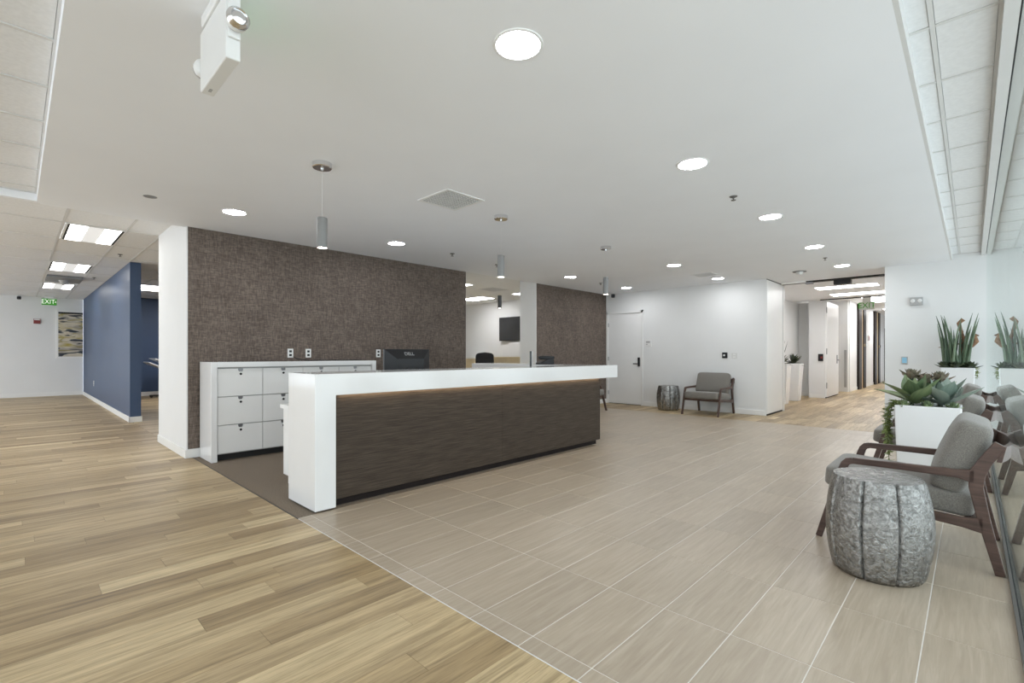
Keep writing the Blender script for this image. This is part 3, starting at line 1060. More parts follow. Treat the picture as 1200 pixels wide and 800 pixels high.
# ================================================================== LOUNGE CHAIRS
def build_chair(label):
    t = thing('lounge_chair', label, 'chair', group='grey lounge chairs with walnut frames')
    hw = 0.375     # half width
    th = 0.034
    for s in (-1, 1):
        a, b = (hw - th, hw) if s > 0 else (-hw, -hw + th)
        # front leg, leaning back as it rises
        MB().board([(0.425, 0.0), (0.292, 0.47), (0.279, 0.508), (0.262, 0.527), (0.236, 0.534)], [0.036, 0.046, 0.044, 0.042, 0.040], a, b, 'y').build('leg', 'walnut', t, bevel=0.004)
        # rear leg and back post in one bent piece
        MB().board([(-0.432, 0.0), (-0.365, 0.30), (-0.335, 0.47), (-0.338, 0.545), (-0.372, 0.62), (-0.432, 0.725)], [0.042, 0.055, 0.062, 0.07, 0.058, 0.052], a, b, 'y').build('leg', 'walnut', t, bevel=0.004)
        MB().board([(0.238, 0.534), (0.0, 0.536), (-0.26, 0.536), (-0.33, 0.530)], [0.040, 0.040, 0.046, 0.08], a, b, 'y').build('armrest', 'walnut', t, bevel=0.004)
        MB().board([(0.335, 0.315), (0.0, 0.285), (-0.28, 0.262), (-0.365, 0.262)], [0.05, 0.045, 0.055, 0.09], a, b, 'y').build('side_rail', 'walnut', t, bevel=0.004)
    MB().box(0.315, 0.345, -hw + th, hw - th, 0.285, 0.335).build('front_rail', 'walnut', t, bevel=0.004)
    MB().box(-0.345, -0.315, -hw + th, hw - th, 0.235, 0.285).build('rear_rail', 'walnut', t, bevel=0.004)
    for y in (-0.22, 0.0, 0.22):
        MB().board([(0.32, 0.325), (-0.32, 0.275)], 0.018, y - 0.03, y + 0.03, 'y').build('seat_slat', 'walnut', t)
    # curved back rail between the posts
    pts = []
    for i in range(13):
        y = -hw + 0.004 + (2 * hw - 0.008) * i / 12
        pts.append((y, -0.425 - 0.05 * (1 - (y / hw) ** 2)))
    br = MB()
    for i in range(12):
        (ya, xa), (yb, xb) = pts[i], pts[i + 1]
        br.add([(xa - .011, ya, .625), (xa + .011, ya, .625), (xa - .029, ya, .715), (xa - .007, ya, .715),
                (xb - .011, yb, .625), (xb + .011, yb, .625), (xb - .029, yb, .715), (xb - .007, yb, .715)],
               [(0, 1, 5, 4), (2, 6, 7, 3), (0, 4, 6, 2), (1, 3, 7, 5), (0, 2, 3, 1), (4, 5, 7, 6)])
    br.build('back_rail', 'walnut', t, smooth=True, ang=50)
    # cushions
    Ms = Matrix.Rotation(R(-4.5), 3, 'Y')
    sc = MB().cushion((0.035, 0, 0.375), (0.372, hw - th - 0.004, 0.072), Ms, e=0.28, e2=0.16).build('seat_cushion', 'grey_fabric', t, smooth=True, ang=80)
    # back cushion: thin axis leans backwards
    lean = R(70)
    Mb = Matrix.Rotation(lean, 3, 'Y')
    bc = MB().cushion((-0.268, 0, 0.617), (0.222, hw - th - 0.006, 0.090), Mb, e=0.42, e2=0.2).build('back_cushion', 'grey_fabric', t, smooth=True, ang=80)
    # piping along the cushion edges
    def ring(c, half, M, off, e2):
        def sg(x, p):
            return math.copysign(abs(x) ** p, x)
        pth = []
        for i in range(41):
            a = 2 * PI * i / 40
            pth.append(M @ Vector((half[0] * 0.985 * sg(math.cos(a), e2), half[1] * 0.985 * sg(math.sin(a), e2), off)) + Vector(c))
        return MB().tube(pth, 0.0042, 5, caps=False)
    ring((0.035, 0, 0.375), (0.369, hw - th - 0.006, 0.072), Ms, 0.040, 0.16).build('piping', 'grey_fabric', sc, smooth=True)
    ring((-0.268, 0, 0.617), (0.219, hw - th - 0.008, 0.078), Mb, 0.042, 0.2).build('piping', 'grey_fabric', bc, smooth=True)
    return t


ch = build_chair('grey lounge chair behind the near silver drum stool, closest to camera')
ch.location = (-0.318, 4.115, 0)
ch.rotation_euler.z = R(180)
for loc, rz, lb in (((-0.318, 6.32, 0), R(180), 'grey lounge chair in the glass row just past the low white planter'),
                    ((-0.318, 8.50, 0), R(180), 'grey lounge chair in the glass row nearest the tall planter'),
                    ((-3.90, 9.85, 0), R(-90), 'taupe lounge chair standing alone against the back wall'),
                    ((-6.13, 8.52, 0), R(0), 'lounge chair hidden behind the desk with one leg showing at its end')):
    c = copy_tree(ch)
    c.location = loc
    c.rotation_euler.z = rz
    c['label'] = lb


# ================================================================== DRUM STOOLS
def build_stool(label):
    t = thing('drum_stool', label, 'stool', group='hammered silver drum stools')
    H_ = 0.53
    NL = 9

    def fn(a, z):
        u = (a * NL / (2 * PI)) % 1.0
        d = min(u, 1 - u)
        lobe = 1.0 + 0.018 * math.sin(PI * u)
        groove = -0.055 * math.exp(-(d / 0.030) ** 2)
        ridge = 0.016 * math.exp(-((d - 0.085) / 0.035) ** 2)
        wob = 0.006 * math.sin(3 * a + 7 * z) + 0.004 * math.sin(5 * a - 11 * z)
        return lobe + groove + ridge + wob
    prof = []
    for i in range(29):
        v = i / 28
        r = 0.198 + 0.044 * math.sin(PI * (0.04 + 0.92 * v)) ** 0.85
        prof.append((r, H_ * v))
    prof[0] = (prof[0][0] - 0.008, 0.0)
    body = MB().lathe(prof, 216, fn=fn, cap1=False)
    body.build('body', 'hammered_silver', t, smooth=True, ang=60)
    top = MB().lathe([(prof[-1][0] * 0.998, H_ - 0.002), (prof[-1][0] * 0.99, H_ + 0.004), (prof[-1][0] * 0.95, H_ + 0.006), (0.02, H_ + 0.006)], 108,
                     fn=lambda a, z: fn(a, H_))
    top.build('top', 'hammered_silver', t, smooth=True, ang=40)
    return t


st = build_stool('hammered silver drum stool in front of the nearest lounge chair')
st.location = (-0.385, 3.375, 0)
st.rotation_euler.z = R(20)
s2 = copy_tree(st)
s2.location = (-4.81, 9.95, 0)
s2.rotation_euler.z = R(65)
s2['label'] = 'hammered silver drum stool against the back wall beside the lone chair'


# ================================================================== PLANTERS AND PLANTS
def planter(label, loc, top, bot, h, rim=0.018, wall=0.022, name='planter', group=None):
    t = thing(name, label, 'planter', loc, 0, group)
    tx, ty = top
    bx_, by_ = bot
    mb = MB()
    prof = [(bx_, by_, 0.0), (tx, ty, h), (tx - wall, ty - wall, h), (tx - wall - 0.01, ty - wall - 0.01, h - 0.09)]
    vs = []
    for (a, b, z) in prof:
        vs += [(-a, -b, z), (a, -b, z), (a, b, z), (-a, b, z)]
    fs = [(3, 2, 1, 0)]
    for i in range(3):
        for k in range(4):
            k2 = (k + 1) % 4
            fs.append((i * 4 + k, i * 4 + k2, i * 4 + 4 + k2, i * 4 + 4 + k))
    fs.append((12, 13, 14, 15))
    mb.add(vs, fs)
    mb.build('pot', 'planter_white', t, bevel=0.010, seg=3)
    MB().box(-tx + wall + 0.004, tx - wall - 0.004, -ty + wall + 0.004, ty - wall - 0.004, h - 0.085, h - 0.025).build('soil', 'soil', t)
    return t


def leaf_mesh(name, mat, Ln, W, thick, curl, up, n=9, pinch=0.25, cup=0.25):
    """broad fleshy leaf growing along +x, tip curling; up = initial elevation"""
    vs, fs = [], []
    x = z = 0.0
    ang = up
    for i in range(n + 1):
        u = i / n
        w = W * (pinch + (1 - pinch) * math.sin(PI * min(1, u * 0.95 + 0.03)) ** 0.8) * (1 - u ** 5)
        if i == n:
            w = W * 0.02
        th = thick * (1 - 0.85 * u)
        ca, sa = math.cos(ang), math.sin(ang)
        for (yy_, dz) in ((-w, cup * w), (0, 0.0), (w, cup * w), (0, -th)):
            vs.append((x - dz * sa, yy_, z + dz * ca))
        ang += curl / n
        x += Ln / n * math.cos(ang)
        z += Ln / n * math.sin(ang)
    for i in range(n):
        b = i * 4
        for (p, q) in ((0, 1), (1, 2), (2, 3), (3, 0)):
            fs.append((b + p, b + q, b + 4 + q, b + 4 + p))
    fs.append((0, 3, 2, 1))
    mb = MB().add(vs, fs)
    return mb.mesh(name, mat, smooth=True, ang=50)


def rosette(name, label, loc, meshes, n, tilt0, tilt1, sc0=1.0, sc1=0.7, group=None, rz0=0.0, cat='plant'):
    t = thing(name, label, cat, loc, rz0, group)
    ga = 2.39996
    for i in range(n):
        u = i / max(1, n - 1)
        o = link('leaf', meshes[i % len(meshes)], t)
        el = tilt0 + (tilt1 - tilt0) * u + rnd.uniform(-0.08, 0.08)
        o.rotation_euler = (rnd.uniform(-0.15, 0.15), -el, i * ga + rnd.uniform(-0.15, 0.15))
        s = (sc0 + (sc1 - sc0) * u) * rnd.uniform(0.92, 1.05)
        o.scale = (s, s, s)
        o.location = (0, 0, 0.012 * u)
    return t


P1 = (-0.268, 5.415)
H1 = 0.79
planter('low square white planter with agaves beside the nearest lounge chair', (P1[0], P1[1], 0), (0.212, 0.212), (0.185, 0.185), H1, group='white planters')
ag1 = [leaf_mesh('agave_leaf', 'agave_green', 0.30, 0.070, 0.016, c_, 0.0) for c_ in (0.55, -0.15, 0.25)]
ag2 = [leaf_mesh('agave_leaf', 'agave_blue', 0.27, 0.070, 0.016, c_, 0.0) for c_ in (0.55, -0.05, 0.3)]
SZ = H1 - 0.025
rosette('agave', 'large green agave at the left front of the low planter', (P1[0] - 0.085, P1[1] - 0.06, SZ + 0.045), ag1, 12, 0.22, 1.25, 1.12, 0.7, rz0=0.4)
rosette('agave', 'blue grey agave at the right front of the low planter', (P1[0] + 0.10, P1[1] - 0.05, SZ + 0.045), ag2, 12, 0.25, 1.3, 1.12, 0.68, rz0=1.1)
su = [leaf_mesh('succulent_leaf', 'succulent_pink', 0.075, 0.022, 0.010, 0.5, 0.0, n=5, pinch=0.4)]
for k, (dx, dy, lb) in enumerate(((-0.02, 0.12, 'pinkish rosette succulent at the back of the low planter, middle one'), (0.07, 0.15, 'pinkish rosette succulent at the back of the low planter, right one'), (-0.12, 0.14, 'pinkish rosette succulent at the back of the low planter, left one'))):
    rosette('succulent', lb, (P1[0] + dx, P1[1] + dy, SZ + 0.205 + 0.02 * k), su, 24, 0.1, 1.4, 1.6, 0.8, 'rosette succulents')
    tb = MB().tube([(0, 0, -0.205 - 0.02 * k), (0, 0, 0.01)], 0.018, 8)
    COL.objects[-1]
    tb.build('stem', 'dark_leaf', [o for o in COL.objects if o.name.startswith('succulent') and o.type == 'EMPTY'][-1])
sg_ = [leaf_mesh('succulent_leaf', 'agave_green', 0.06, 0.013, 0.006, 0.6, 0.0, n=5, pinch=0.3)]
for k, (dx, dy, lb) in enumerate(((0.0, -0.15, 'small spiky green succulent at the front rim of the low planter'), (0.16, -0.155, 'small spiky green succulent at the right front corner of the low planter'), (-0.15, -0.15, 'small spiky green succulent at the left front corner of the low planter'))):
    rosette('small_succulent', lb, (P1[0] + dx, P1[1] + dy, SZ + 0.004), sg_, 26, 0.1, 1.4, 1.3, 0.9, 'small green succulents')


def vine(name, label, strands, mat, cat='plant', leaf_l=0.045, step=0.02):
    t = thing(name, label, cat, strands[0][0])
    o0 = Vector(strands[0][0])
    lm = leaf_mesh('vine_leaf', mat, leaf_l, leaf_l * 0.22, 0.002, 0.4, 0.0, n=4, pinch=0.4)
    mb = MB()
    lv = 0
    allv = MB()
    for st_ in strands:
        pts = [Vector(p) - o0 for p in st_]
        mb.tube(pts, 0.0022, 5)
        for a, b in zip(pts[:-1], pts[1:]):
            nseg = max(1, int((b - a).length / step))
            for i in range(nseg):
                p = a.lerp(b, (i + rnd.random()) / nseg)
                M = Matrix.Translation(p) @ Euler((rnd.uniform(-0.4, 0.4), rnd.uniform(-0.2, 1.0), rnd.uniform(0, 2 * PI))).to_matrix().to_4x4() @ Matrix.Scale(rnd.uniform(0.7, 1.25), 4)
                allv.add([M @ v.co for v in lm.vertices], [tuple(p_.vertices) for p_ in lm.polygons])
    mb.build('stems', mat, t, smooth=True)
    f = allv.build('foliage', mat, t, smooth=True)
    f['kind'] = 'stuff'
    return t


xs0 = P1[0] - 0.205
strs = []
for k in range(9):
    yy0 = P1[1] - 0.20 + 0.022 * k
    dx = -0.03 - rnd.random() * 0.05
    ln = rnd.uniform(0.22, 0.52)
    strs.append([(xs0 + 0.05, yy0, SZ + 0.02), (xs0 - 0.012, yy0, H1 + 0.03), (xs0 + dx, yy0 - 0.01, H1 - 0.05), (xs0 + dx - 0.01, yy0 + rnd.uniform(-.03, .03), H1 - 0.05 - ln * 0.5), (xs0 + dx + 0.015, yy0 + rnd.uniform(-.03, .03), H1 - 0.05 - ln)])
vine('trailing_vine', 'yellow green trailing vine hanging down the left side of the low planter', strs, 'vine_green', step=0.012)

P2 = (-0.155, 9.98)
H2 = 1.02
planter('tall white planter with upright spikes and driftwood at the end of the glass wall', (P2[0], P2[1], 0), (0.192, 0.192), (0.15, 0.15), H2, group='white planters')
SZ2 = H2 - 0.025


def spike_mesh(Ln, r, bend):
    pts = [(bend * (u / 6) ** 2 * Ln, 0, Ln * u / 6) for u in range(7)]
    return MB().tube(pts, [r * (1.0 - 0.10 * u) if u < 5 else r * (0.45 if u == 5 else 0.08) for u in range(7)], 7).mesh('spike', 'spike_green', smooth=True)


spm = [spike_mesh(0.72, 0.0185, 0.06), spike_mesh(0.82, 0.0195, 0.10), spike_mesh(0.56, 0.018, 0.02)]
for k, (cx, cy, n, lb) in enumerate(((-0.11, -0.05, 8, 'cluster of upright cylindrical spikes at the left of the tall planter'), (-0.01, -0.08, 7, 'cluster of upright cylindrical spikes in the middle of the tall planter'), (0.06, -0.03, 15, 'dense cluster of leaning cylindrical spikes at the right of the tall planter'))):
    t = thing('spike_plant', lb, 'plant', (P2[0] + cx, P2[1] + cy, SZ2), 0, 'cylindrical spike plants')
    for i in range(n):
        o = link('leaf', spm[i % 3], t, (rnd.uniform(-0.05, 0.05), rnd.uniform(-0.06, 0.06), 0))
        lean = rnd.uniform(0.0, 0.13) + (0.05 if k == 2 else 0)
        dirn = rnd.uniform(-1.2, 1.2) if k == 2 else (rnd.uniform(2.2, 4.2) if k == 0 else rnd.uniform(0, 6.28))
        o.rotation_euler = (0, lean, dirn)
        s = rnd.uniform(0.8, 1.1)
        o.scale = (1.05, 1.05, s)
dwd = thing('driftwood', 'twisted brown driftwood among the spikes of the tall planter', 'driftwood', (P2[0] + 0.06, P2[1] + 0.06, SZ2))
MB().tube([(0, 0, 0), (-0.03, -0.02, 0.2), (0.02, 0.0, 0.4), (-0.02, -0.02, 0.56), (-0.05, 0.0, 0.70), (0.0, 0.0, 0.76)], [0.03, 0.028, 0.024, 0.02, 0.026, 0.03], 8).build('main_branch', 'driftwood', dwd, smooth=True)
MB().tube([(0.02, 0, 0.3), (0.09, 0.0, 0.36), (0.13, -0.01, 0.42), (0.12, 0.0, 0.54), (0.17, 0.0, 0.50)], [0.024, 0.035, 0.045, 0.026, 0.012], 8).build('branch', 'driftwood', dwd, smooth=True)
MB().tube([(-0.01, -0.01, 0.40), (-0.12, -0.06, 0.36), (-0.28, -0.08, 0.33)], [0.012, 0.009, 0.005], 7).build('twig', 'driftwood', dwd, smooth=True)
dk = [leaf_mesh('dark_succulent_leaf', 'dark_leaf', 0.075, 0.018, 0.007, 0.4, 0.0, n=5, pinch=0.4)]
for k, (dx, dy, lb) in enumerate(((-0.165, -0.13, 'dark low succulent at the left rim of the tall planter'), (-0.02, -0.155, 'dark low succulent at the front rim of the tall planter'), (0.15, -0.12, 'dark low succulent at the right rim of the tall planter'))):
    rosette('dark_succulent', lb, (P2[0] + dx * 0.93, P2[1] + dy, SZ2 + 0.02), dk, 26, 0.05, 1.2, 1.9, 1.2, 'dark low succulents')
strs = []
for k in range(4):
    strs.append([(P2[0] + 0.16, P2[1] - 0.12 + 0.02 * k, SZ2 + 0.02), (P2[0] + 0.205, P2[1] - 0.13 + 0.02 * k, H2 + 0.012), (P2[0] + 0.215, P2[1] - 0.13 + .02 * k, H2 - 0.06), (P2[0] + 0.21, P2[1] - 0.12 + .02 * k, H2 - rnd.uniform(.1, .2))])
vine('trailing_sprig', 'short trailing sprig over the right edge of the tall planter', strs, 'vine_green', step=0.02)

# corridor planters
for (x_, y_, lb1, lb2) in ((-3.42, 13.15, 'slim white corridor planter half hidden by the pocket wall', 'leafy plant in the half hidden corridor planter'),
                           (-3.40, 14.25, 'slim white corridor planter standing fully in view', 'leafy plant in the corridor planter in full view')):
    planter(lb1, (x_, y_, 0), (0.20, 0.20), (0.145, 0.145), 0.98, group='white planters')
    dl = [leaf_mesh('dark_plant_leaf', 'dark_leaf', 0.30, 0.04, 0.004, c_, 0.0) for c_ in (-0.7, -0.3, 0.3)]
    r_ = rosette('leafy_plant', lb2, (x_, y_, 0.955), dl, 26, 0.25, 1.45, 1.0, 1.0, 'leafy corridor plants')
    if y_ < 14:
        for q in range(2):
            o = link('leaf', leaf_mesh('tall_leaf', 'dark_leaf', 0.62, 0.035, 0.004, 0.1, 0.0), r_)
            o.rotation_euler = (0, -1.35 + 0.1 * q, 0.4 * q)

# ================================================================== CEILING FIXTURES
lens_m = MB().lathe([(0.104, 0.0), (0.0001, 0.0)], 40, cap0=False, cap1=False)
lens_mesh = MB().lathe([(0.1035, -0.003), (0.02, -0.0035)], 40, cap0=False).mesh('lens', 'downlight_lens')
trim_mesh = MB().lathe([(0.104, 0.0), (0.104, -0.004), (0.110, -0.007), (0.120, -0.005), (0.122, 0.0)], 48, cap0=False, cap1=False).mesh('trim_ring', 'trim_white', smooth=True)
DL = [(-1.585, 1.69, 'recessed round downlight, the largest one near the top centre'),
      (-1.585, 3.70, 'recessed round downlight, second from the camera in the glass-side row'),
      (-1.585, 5.715, 'recessed round downlight, third from the camera in the glass-side row'),
      (-1.585, 7.73, 'recessed round downlight, fourth from the camera in the glass-side row'),
      (-1.585, 9.70, 'recessed round downlight nearest the corridor opening'),
      (-5.61, 1.604, 'recessed round downlight nearest the white wall end, left of the pendants'),
      (-5.61, 3.576, 'recessed round downlight in front of the middle of the woven wall'),
      (-5.61, 7.46, 'recessed round downlight in front of the second woven wall'),
      (-5.61, 9.55, 'recessed round downlight nearest the white flush door'),
      (-3.62, 7.70, 'recessed round downlight past the desk in the middle row'),
      (-3.62, 9.64, 'recessed round downlight above the lone chair by the back wall')]
for x_, y_, lb in DL:
    t = thing('downlight', lb, 'ceiling light', (x_, y_, SOF), 0, 'recessed downlights')
    link('lens', lens_mesh, t)
    link('trim_ring', trim_mesh, t)

# pendants
def pendant(loc, ztop, label, zb=2.055, zt=2.292, mat='lamp_grey'):
    t = thing('pendant_lamp', label, 'pendant lamp', (loc[0], loc[1], ztop), 0, 'cylinder pendants over the desk')
    MB().lathe([(0.074, 0), (0.074, -0.034), (0.068, -0.04), (0.012, -0.04), (0.010, -0.055), (0.002, -0.056)], 36, cap0=False).build('canopy', 'chrome', t, smooth=True, ang=30)
    MB().tube([(0, 0, -0.05), (0, 0, zt - ztop + 0.005)], 0.0009, 6).build('cable', 'plastic_white', t)
    MB().lathe([(0.005, zt - ztop), (0.036, zt - ztop), (0.0395, zt - ztop - 0.004), (0.0395, zb - ztop), (0.036, zb - ztop), (0.036, zb - ztop + 0.012)], 32, cap1=False).build('shade', mat, t, smooth=True, ang=30)
    MB().lathe([(0.0355, zb - ztop + 0.004), (0.002, zb - ztop + 0.003)], 28, cap0=False).build('lens', 'pendant_lens', t)
    return t


pendant((-3.68, 1.672), SOF, 'grey cylinder pendant over the near end of the desk')
pendant((-3.68, 3.652), SOF, 'grey cylinder pendant over the middle of the desk')
pendant((-3.68, 5.712), SOF, 'grey cylinder pendant over the far end of the desk')
pendant((-6.88, 6.79), 2.82, 'dark cylinder pendant in the opening to the meeting room', 2.155, 2.41, 'lamp_dark')


def grille(loc, size, label, name='ceiling_vent', cells=12, dark=True):
    t = thing(name, label, 'air vent', loc)
    h = size / 2
    f = 0.03
    fr_ = MB()
    fr_.box(-h, h, -h, -h + f, -0.008, 0).box(-h, h, h - f, h, -0.008, 0).box(-h, -h + f, -h + f, h - f, -0.008, 0).box(h - f, h, -h + f, h - f, -0.008, 0)
    fr_.build('frame', 'trim_white', t)
    MB().box(-h + f, h - f, -h + f, h - f, -0.0012, -0.0004).build('backing', 'plastic_grey', t)
    g = MB()
    n = cells
    for i in range(1, n):
        p = -h + f + (2 * h - 2 * f) * i / n
        g.box(p - 0.004, p + 0.004, -h + f, h - f, -0.007, -0.0013)
        g.box(-h + f, h - f, p - 0.004, p + 0.004, -0.007, -0.0013)
    q = g.build('egg_crate', 'grid_metal', t)
    q['kind'] = 'stuff'
    return t


grille((-3.65, 2.94, SOF), 0.46, 'square egg-crate return vent in the ceiling between two pendants')
grille((-3.62, 9.0, SOF), 0.40, 'small square ceiling vent before the back wall', cells=8)
grille((-8.49, 8.18, 2.82), 0.60, 'square ceiling vent in the meeting room', cells=10)


def troffer(loc, sx, sy, label, segs=3, dark_ends=True, axis='x', sub='troffers in the left corridor'):
    t = thing('troffer_light', label, 'ceiling light', loc, 0, sub)
    hx, hy = sx / 2, sy / 2
    fm = MB().box(-hx, hx, -hy, -hy + 0.02, -0.006, 0.012).box(-hx, hx, hy - 0.02, hy, -0.006, 0.012)
    fm.box(-hx, -hx + 0.02, -hy + 0.02, hy - 0.02, -0.006, 0.012).box(hx - 0.02, hx, -hy + 0.02, hy - 0.02, -0.006, 0.012)
    fm.build('frame', 'trim_white', t)
    if dark_ends:
        for s in (-1, 1):
            MB().box(-hx + 0.02, hx - 0.02, min(s * (hy - 0.02), s * (hy - 0.045)), max(s * (hy - 0.02), s * (hy - 0.045)), -0.005, 0.005).build('end_slot', 'dark_gap', t)
    y0, y1 = -hy + 0.045, hy - 0.045
    for i in range(segs):
        a = y0 + (y1 - y0) * i / segs + 0.004
        b = y0 + (y1 - y0) * (i + 1) / segs - 0.004
        o = MB().box(-hx + 0.022, hx - 0.022, a, b, -0.003, 0.006).build('lens', 'troffer_lens' if segs == 1 else ('troffer_mid' if i == 1 else 'troffer_side'), t)
    return t


for (x_, y_), lb in zip(TROFS, ('ceiling troffer with three lit panels, nearest in the left corridor', 'ceiling troffer with three lit panels, middle one in the left corridor', 'ceiling troffer with three lit panels, farthest in the left corridor')):
    troffer((x_, y_, ZL), 1.18, 0.60, lb)
troffer((-14.78, 2.4, ZL), 1.18, 0.95, 'wide lit ceiling panel in the blue side room', segs=1, dark_ends=False, sub='troffers elsewhere')
troffer((-15.4, 3.93, ZL - 0.008), 1.18, 0.60, 'unseen ceiling lamp added to brighten the blue side room', segs=1, dark_ends=False, sub='troffers elsewhere')  # added out of sight to light the second navy wall
for (x_, y_, z_, lb) in ((-8.78, -2.29, ZL, 'unseen ceiling lamp added to brighten the left corridor, nearest'), (-12.38, -2.29, ZL, 'unseen ceiling lamp added to brighten the left corridor, middle'), (-15.98, -2.29, ZL, 'unseen ceiling lamp added to brighten the left corridor, farthest')):
    troffer((x_, y_, z_ - 0.008), 1.18, 0.60, lb, segs=1, dark_ends=False, sub='troffers elsewhere')  # out-of-view row, added only to light the left corridor
troffer((-2.00, 12.76, SOF), 1.16, 0.56, 'long lit ceiling panel just past the corridor opening', segs=1, dark_ends=False, sub='troffers in the back corridor')
troffer((-2.00, 14.40, SOF), 1.16, 0.60, 'long lit ceiling panel, second past the corridor opening', segs=1, dark_ends=False, sub='troffers in the back corridor')
troffer((-2.0, 18.35, ZH), 1.0, 0.6, 'extra ceiling lamp added behind the exit sign to brighten the corridor', segs=1, dark_ends=False, sub='troffers in the back corridor')  # extra panel put in for more light in the far corridor
troffer((-2.0, 19.6, ZH), 1.0, 1.2, 'lit ceiling panel beyond the corridor exit sign', segs=1, dark_ends=False, sub='troffers in the back corridor')
troffer((-2.0, 23.8, ZH), 1.0, 1.2, 'lit ceiling panel farthest down the corridor', segs=1, dark_ends=False, sub='troffers in the back corridor')
troffer((-10.3, 9.25, 2.82), 1.0, 0.62, 'lit ceiling panel near the television in the meeting room', segs=1, dark_ends=False, sub='troffers in the meeting room')
troffer((-8.55, 7.05, 2.82), 0.6, 0.6, 'lit ceiling panel nearest the opening in the meeting room', segs=1, dark_ends=False, sub='troffers in the meeting room')
troffer((-8.5, 9.3, 2.82), 0.6, 0.4, 'small lit ceiling panel by the pillar in the meeting room', segs=1, dark_ends=False, sub='troffers in the meeting room')

# sprinklers, detectors
def sprinkler(loc, label, s=0.85):
    t = thing('sprinkler_head', label, 'sprinkler', loc, 0, 'sprinkler heads')
    MB().lathe([(0.042 * s, 0), (0.040 * s, -0.006), (0.018 * s, -0.010), (0.014 * s, -0.018)], 20, cap0=False).build('escutcheon', 'sprinkler', t, smooth=True)
    MB().lathe([(0.006 * s, -0.018), (0.006 * s, -0.034), (0.026 * s, -0.036), (0.024 * s, -0.040)], 16).build('deflector', 'sprinkler', t, smooth=True)
    return t


sprinkler((-1.632, 4.73, SOF), 'dark sprinkler head between the second and third glass-side downlights')
sprinkler((-5.577, 4.512, SOF), 'dark sprinkler head in front of the woven wall by the opening')
sprinkler((-5.73, 5.59, SOF), 'sprinkler head just left of the middle pendant shade')
sprinkler((-5.636, 8.55, SOF), 'sprinkler head just left of the far pendant shade')
sprinkler((-1.644, 8.73, SOF), 'sprinkler head just right of the fourth glass-side downlight', 0.7)
sprinkler((-10.14, 1.20, ZL), 'sprinkler head above the near end of the navy partition')
sprinkler((-13.6, 1.17, ZL), 'sprinkler head above the middle of the navy partition')
sp_ = thing('ceiling_disc', 'flat grey round cover in the ceiling near the white wall end', 'ceiling cover', (-5.626, 0.888, SOF))
MB().lathe([(0.055, 0), (0.053, -0.005), (0.01, -0.007)], 28, cap0=False).build('cover', 'lamp_grey', sp_, smooth=True)
MB().lathe([(0.062, 0), (0.062, -0.003), (0.056, -0.004)], 28, cap0=False, cap1=False).build('rim', 'plastic_white', sp_)
sd = thing('smoke_detector', 'small white smoke detector before the corridor opening', 'smoke detector', (-2.25, 9.85, SOF))
MB().lathe([(0.11, 0), (0.11, -0.012)], 24, cap0=False).build('base', 'lamp_grey', sd)
MB().lathe([(0.06, -0.012), (0.058, -0.04), (0.045, -0.06), (0.01, -0.062)], 24, cap0=False).build('head', 'plastic_white', sd, smooth=True)
pj = thing('ceiling_projector_box', 'flat square ceiling box hanging between the two farther corridor troffers', 'ceiling box', (-14.2, 0.73, ZL))
MB().box(-0.45, 0.45, -0.28, 0.28, -0.05, 0).build('plate', 'lamp_grey', pj, bevel=0.004)
MB().lathe([(0.09, -0.05), (0.05, -0.13), (0.02, -0.15)], 20, cap0=False).build('sensor', 'plastic_grey', pj, smooth=True)


def dome_camera(loc, rz, label):
    t = thing('security_camera', label, 'camera', loc, rz, 'small security cameras')
    MB().lathe([(0.05, 0), (0.05, -0.02), (0.045, -0.03)], 20, cap0=False).build('mount', 'plastic_white', t, smooth=True)
    MB().tube([(0, 0, -0.03), (0, -0.05, -0.06)], 0.012, 8).build('arm', 'plastic_white', t, smooth=True)
    MB().cushion((0, -0.09, -0.075), (0.045, 0.06, 0.04), nu=20, nv=12).build('body', 'black_plastic', t, smooth=True)
    return t


dome_camera((-6.36, 10.2, SOF), R(30), 'small black camera in the ceiling corner above the flush door')
dome_camera((-19.25, 0.07, ZL), R(90), 'small black camera at the top of the far left wall')

# ---- exit signs
def exit_sign(loc, rz, label, size=(0.34, 0.19), panel='exit_green', letters='exit_white', arrow=1, hang=0.0, canopy=None):
    t = thing('exit_sign', label, 'exit sign', loc, rz, 'exit signs')
    w, h = size
    MB().box(-w / 2, w / 2, -0.02, 0.02, -h, 0).build('housing', panel, t, bevel=0.003)
    tx = link('lettering', text_mesh('EXIT', h * 0.98, 0.001, letters), t, (-0.02 if arrow == 1 else 0, -0.0215, -h / 2))
    tx.rotation_euler = (R(90), 0, 0)
    tx.scale = (0.85 * w / 0.34, 1, 1)
    s = 1
    MB().prism([(w / 2 - 0.035, -h / 2 - 0.025), (w / 2 - 0.008, -h / 2), (w / 2 - 0.035, -h / 2 + 0.025)], -0.023, -0.0205, 'y').build('chevron', letters, t)
    if arrow == 2:
        MB().prism([(-w / 2 + 0.035, -h / 2 - 0.025), (-w / 2 + 0.008, -h / 2), (-w / 2 + 0.035, -h / 2 + 0.025)], -0.023, -0.0205, 'y').build('chevron', letters, t)
    if canopy:
        MB().box(-0.1, 0.1, -0.02, 0.02, 0.0, canopy).build('canopy', 'plastic_white', t)
    return t


exit_sign((-18.9, 0.665, 2.80), R(90), 'green exit sign with white letters above the far left wall', size=(0.31, 0.18), canopy=0.07)
exit_sign((-2.18, 17.0, 2.735), 0, 'exit sign with green letters hanging in the back corridor', size=(0.36, 0.23), panel='grid_metal', letters='exit_green', arrow=2, canopy=0.245)

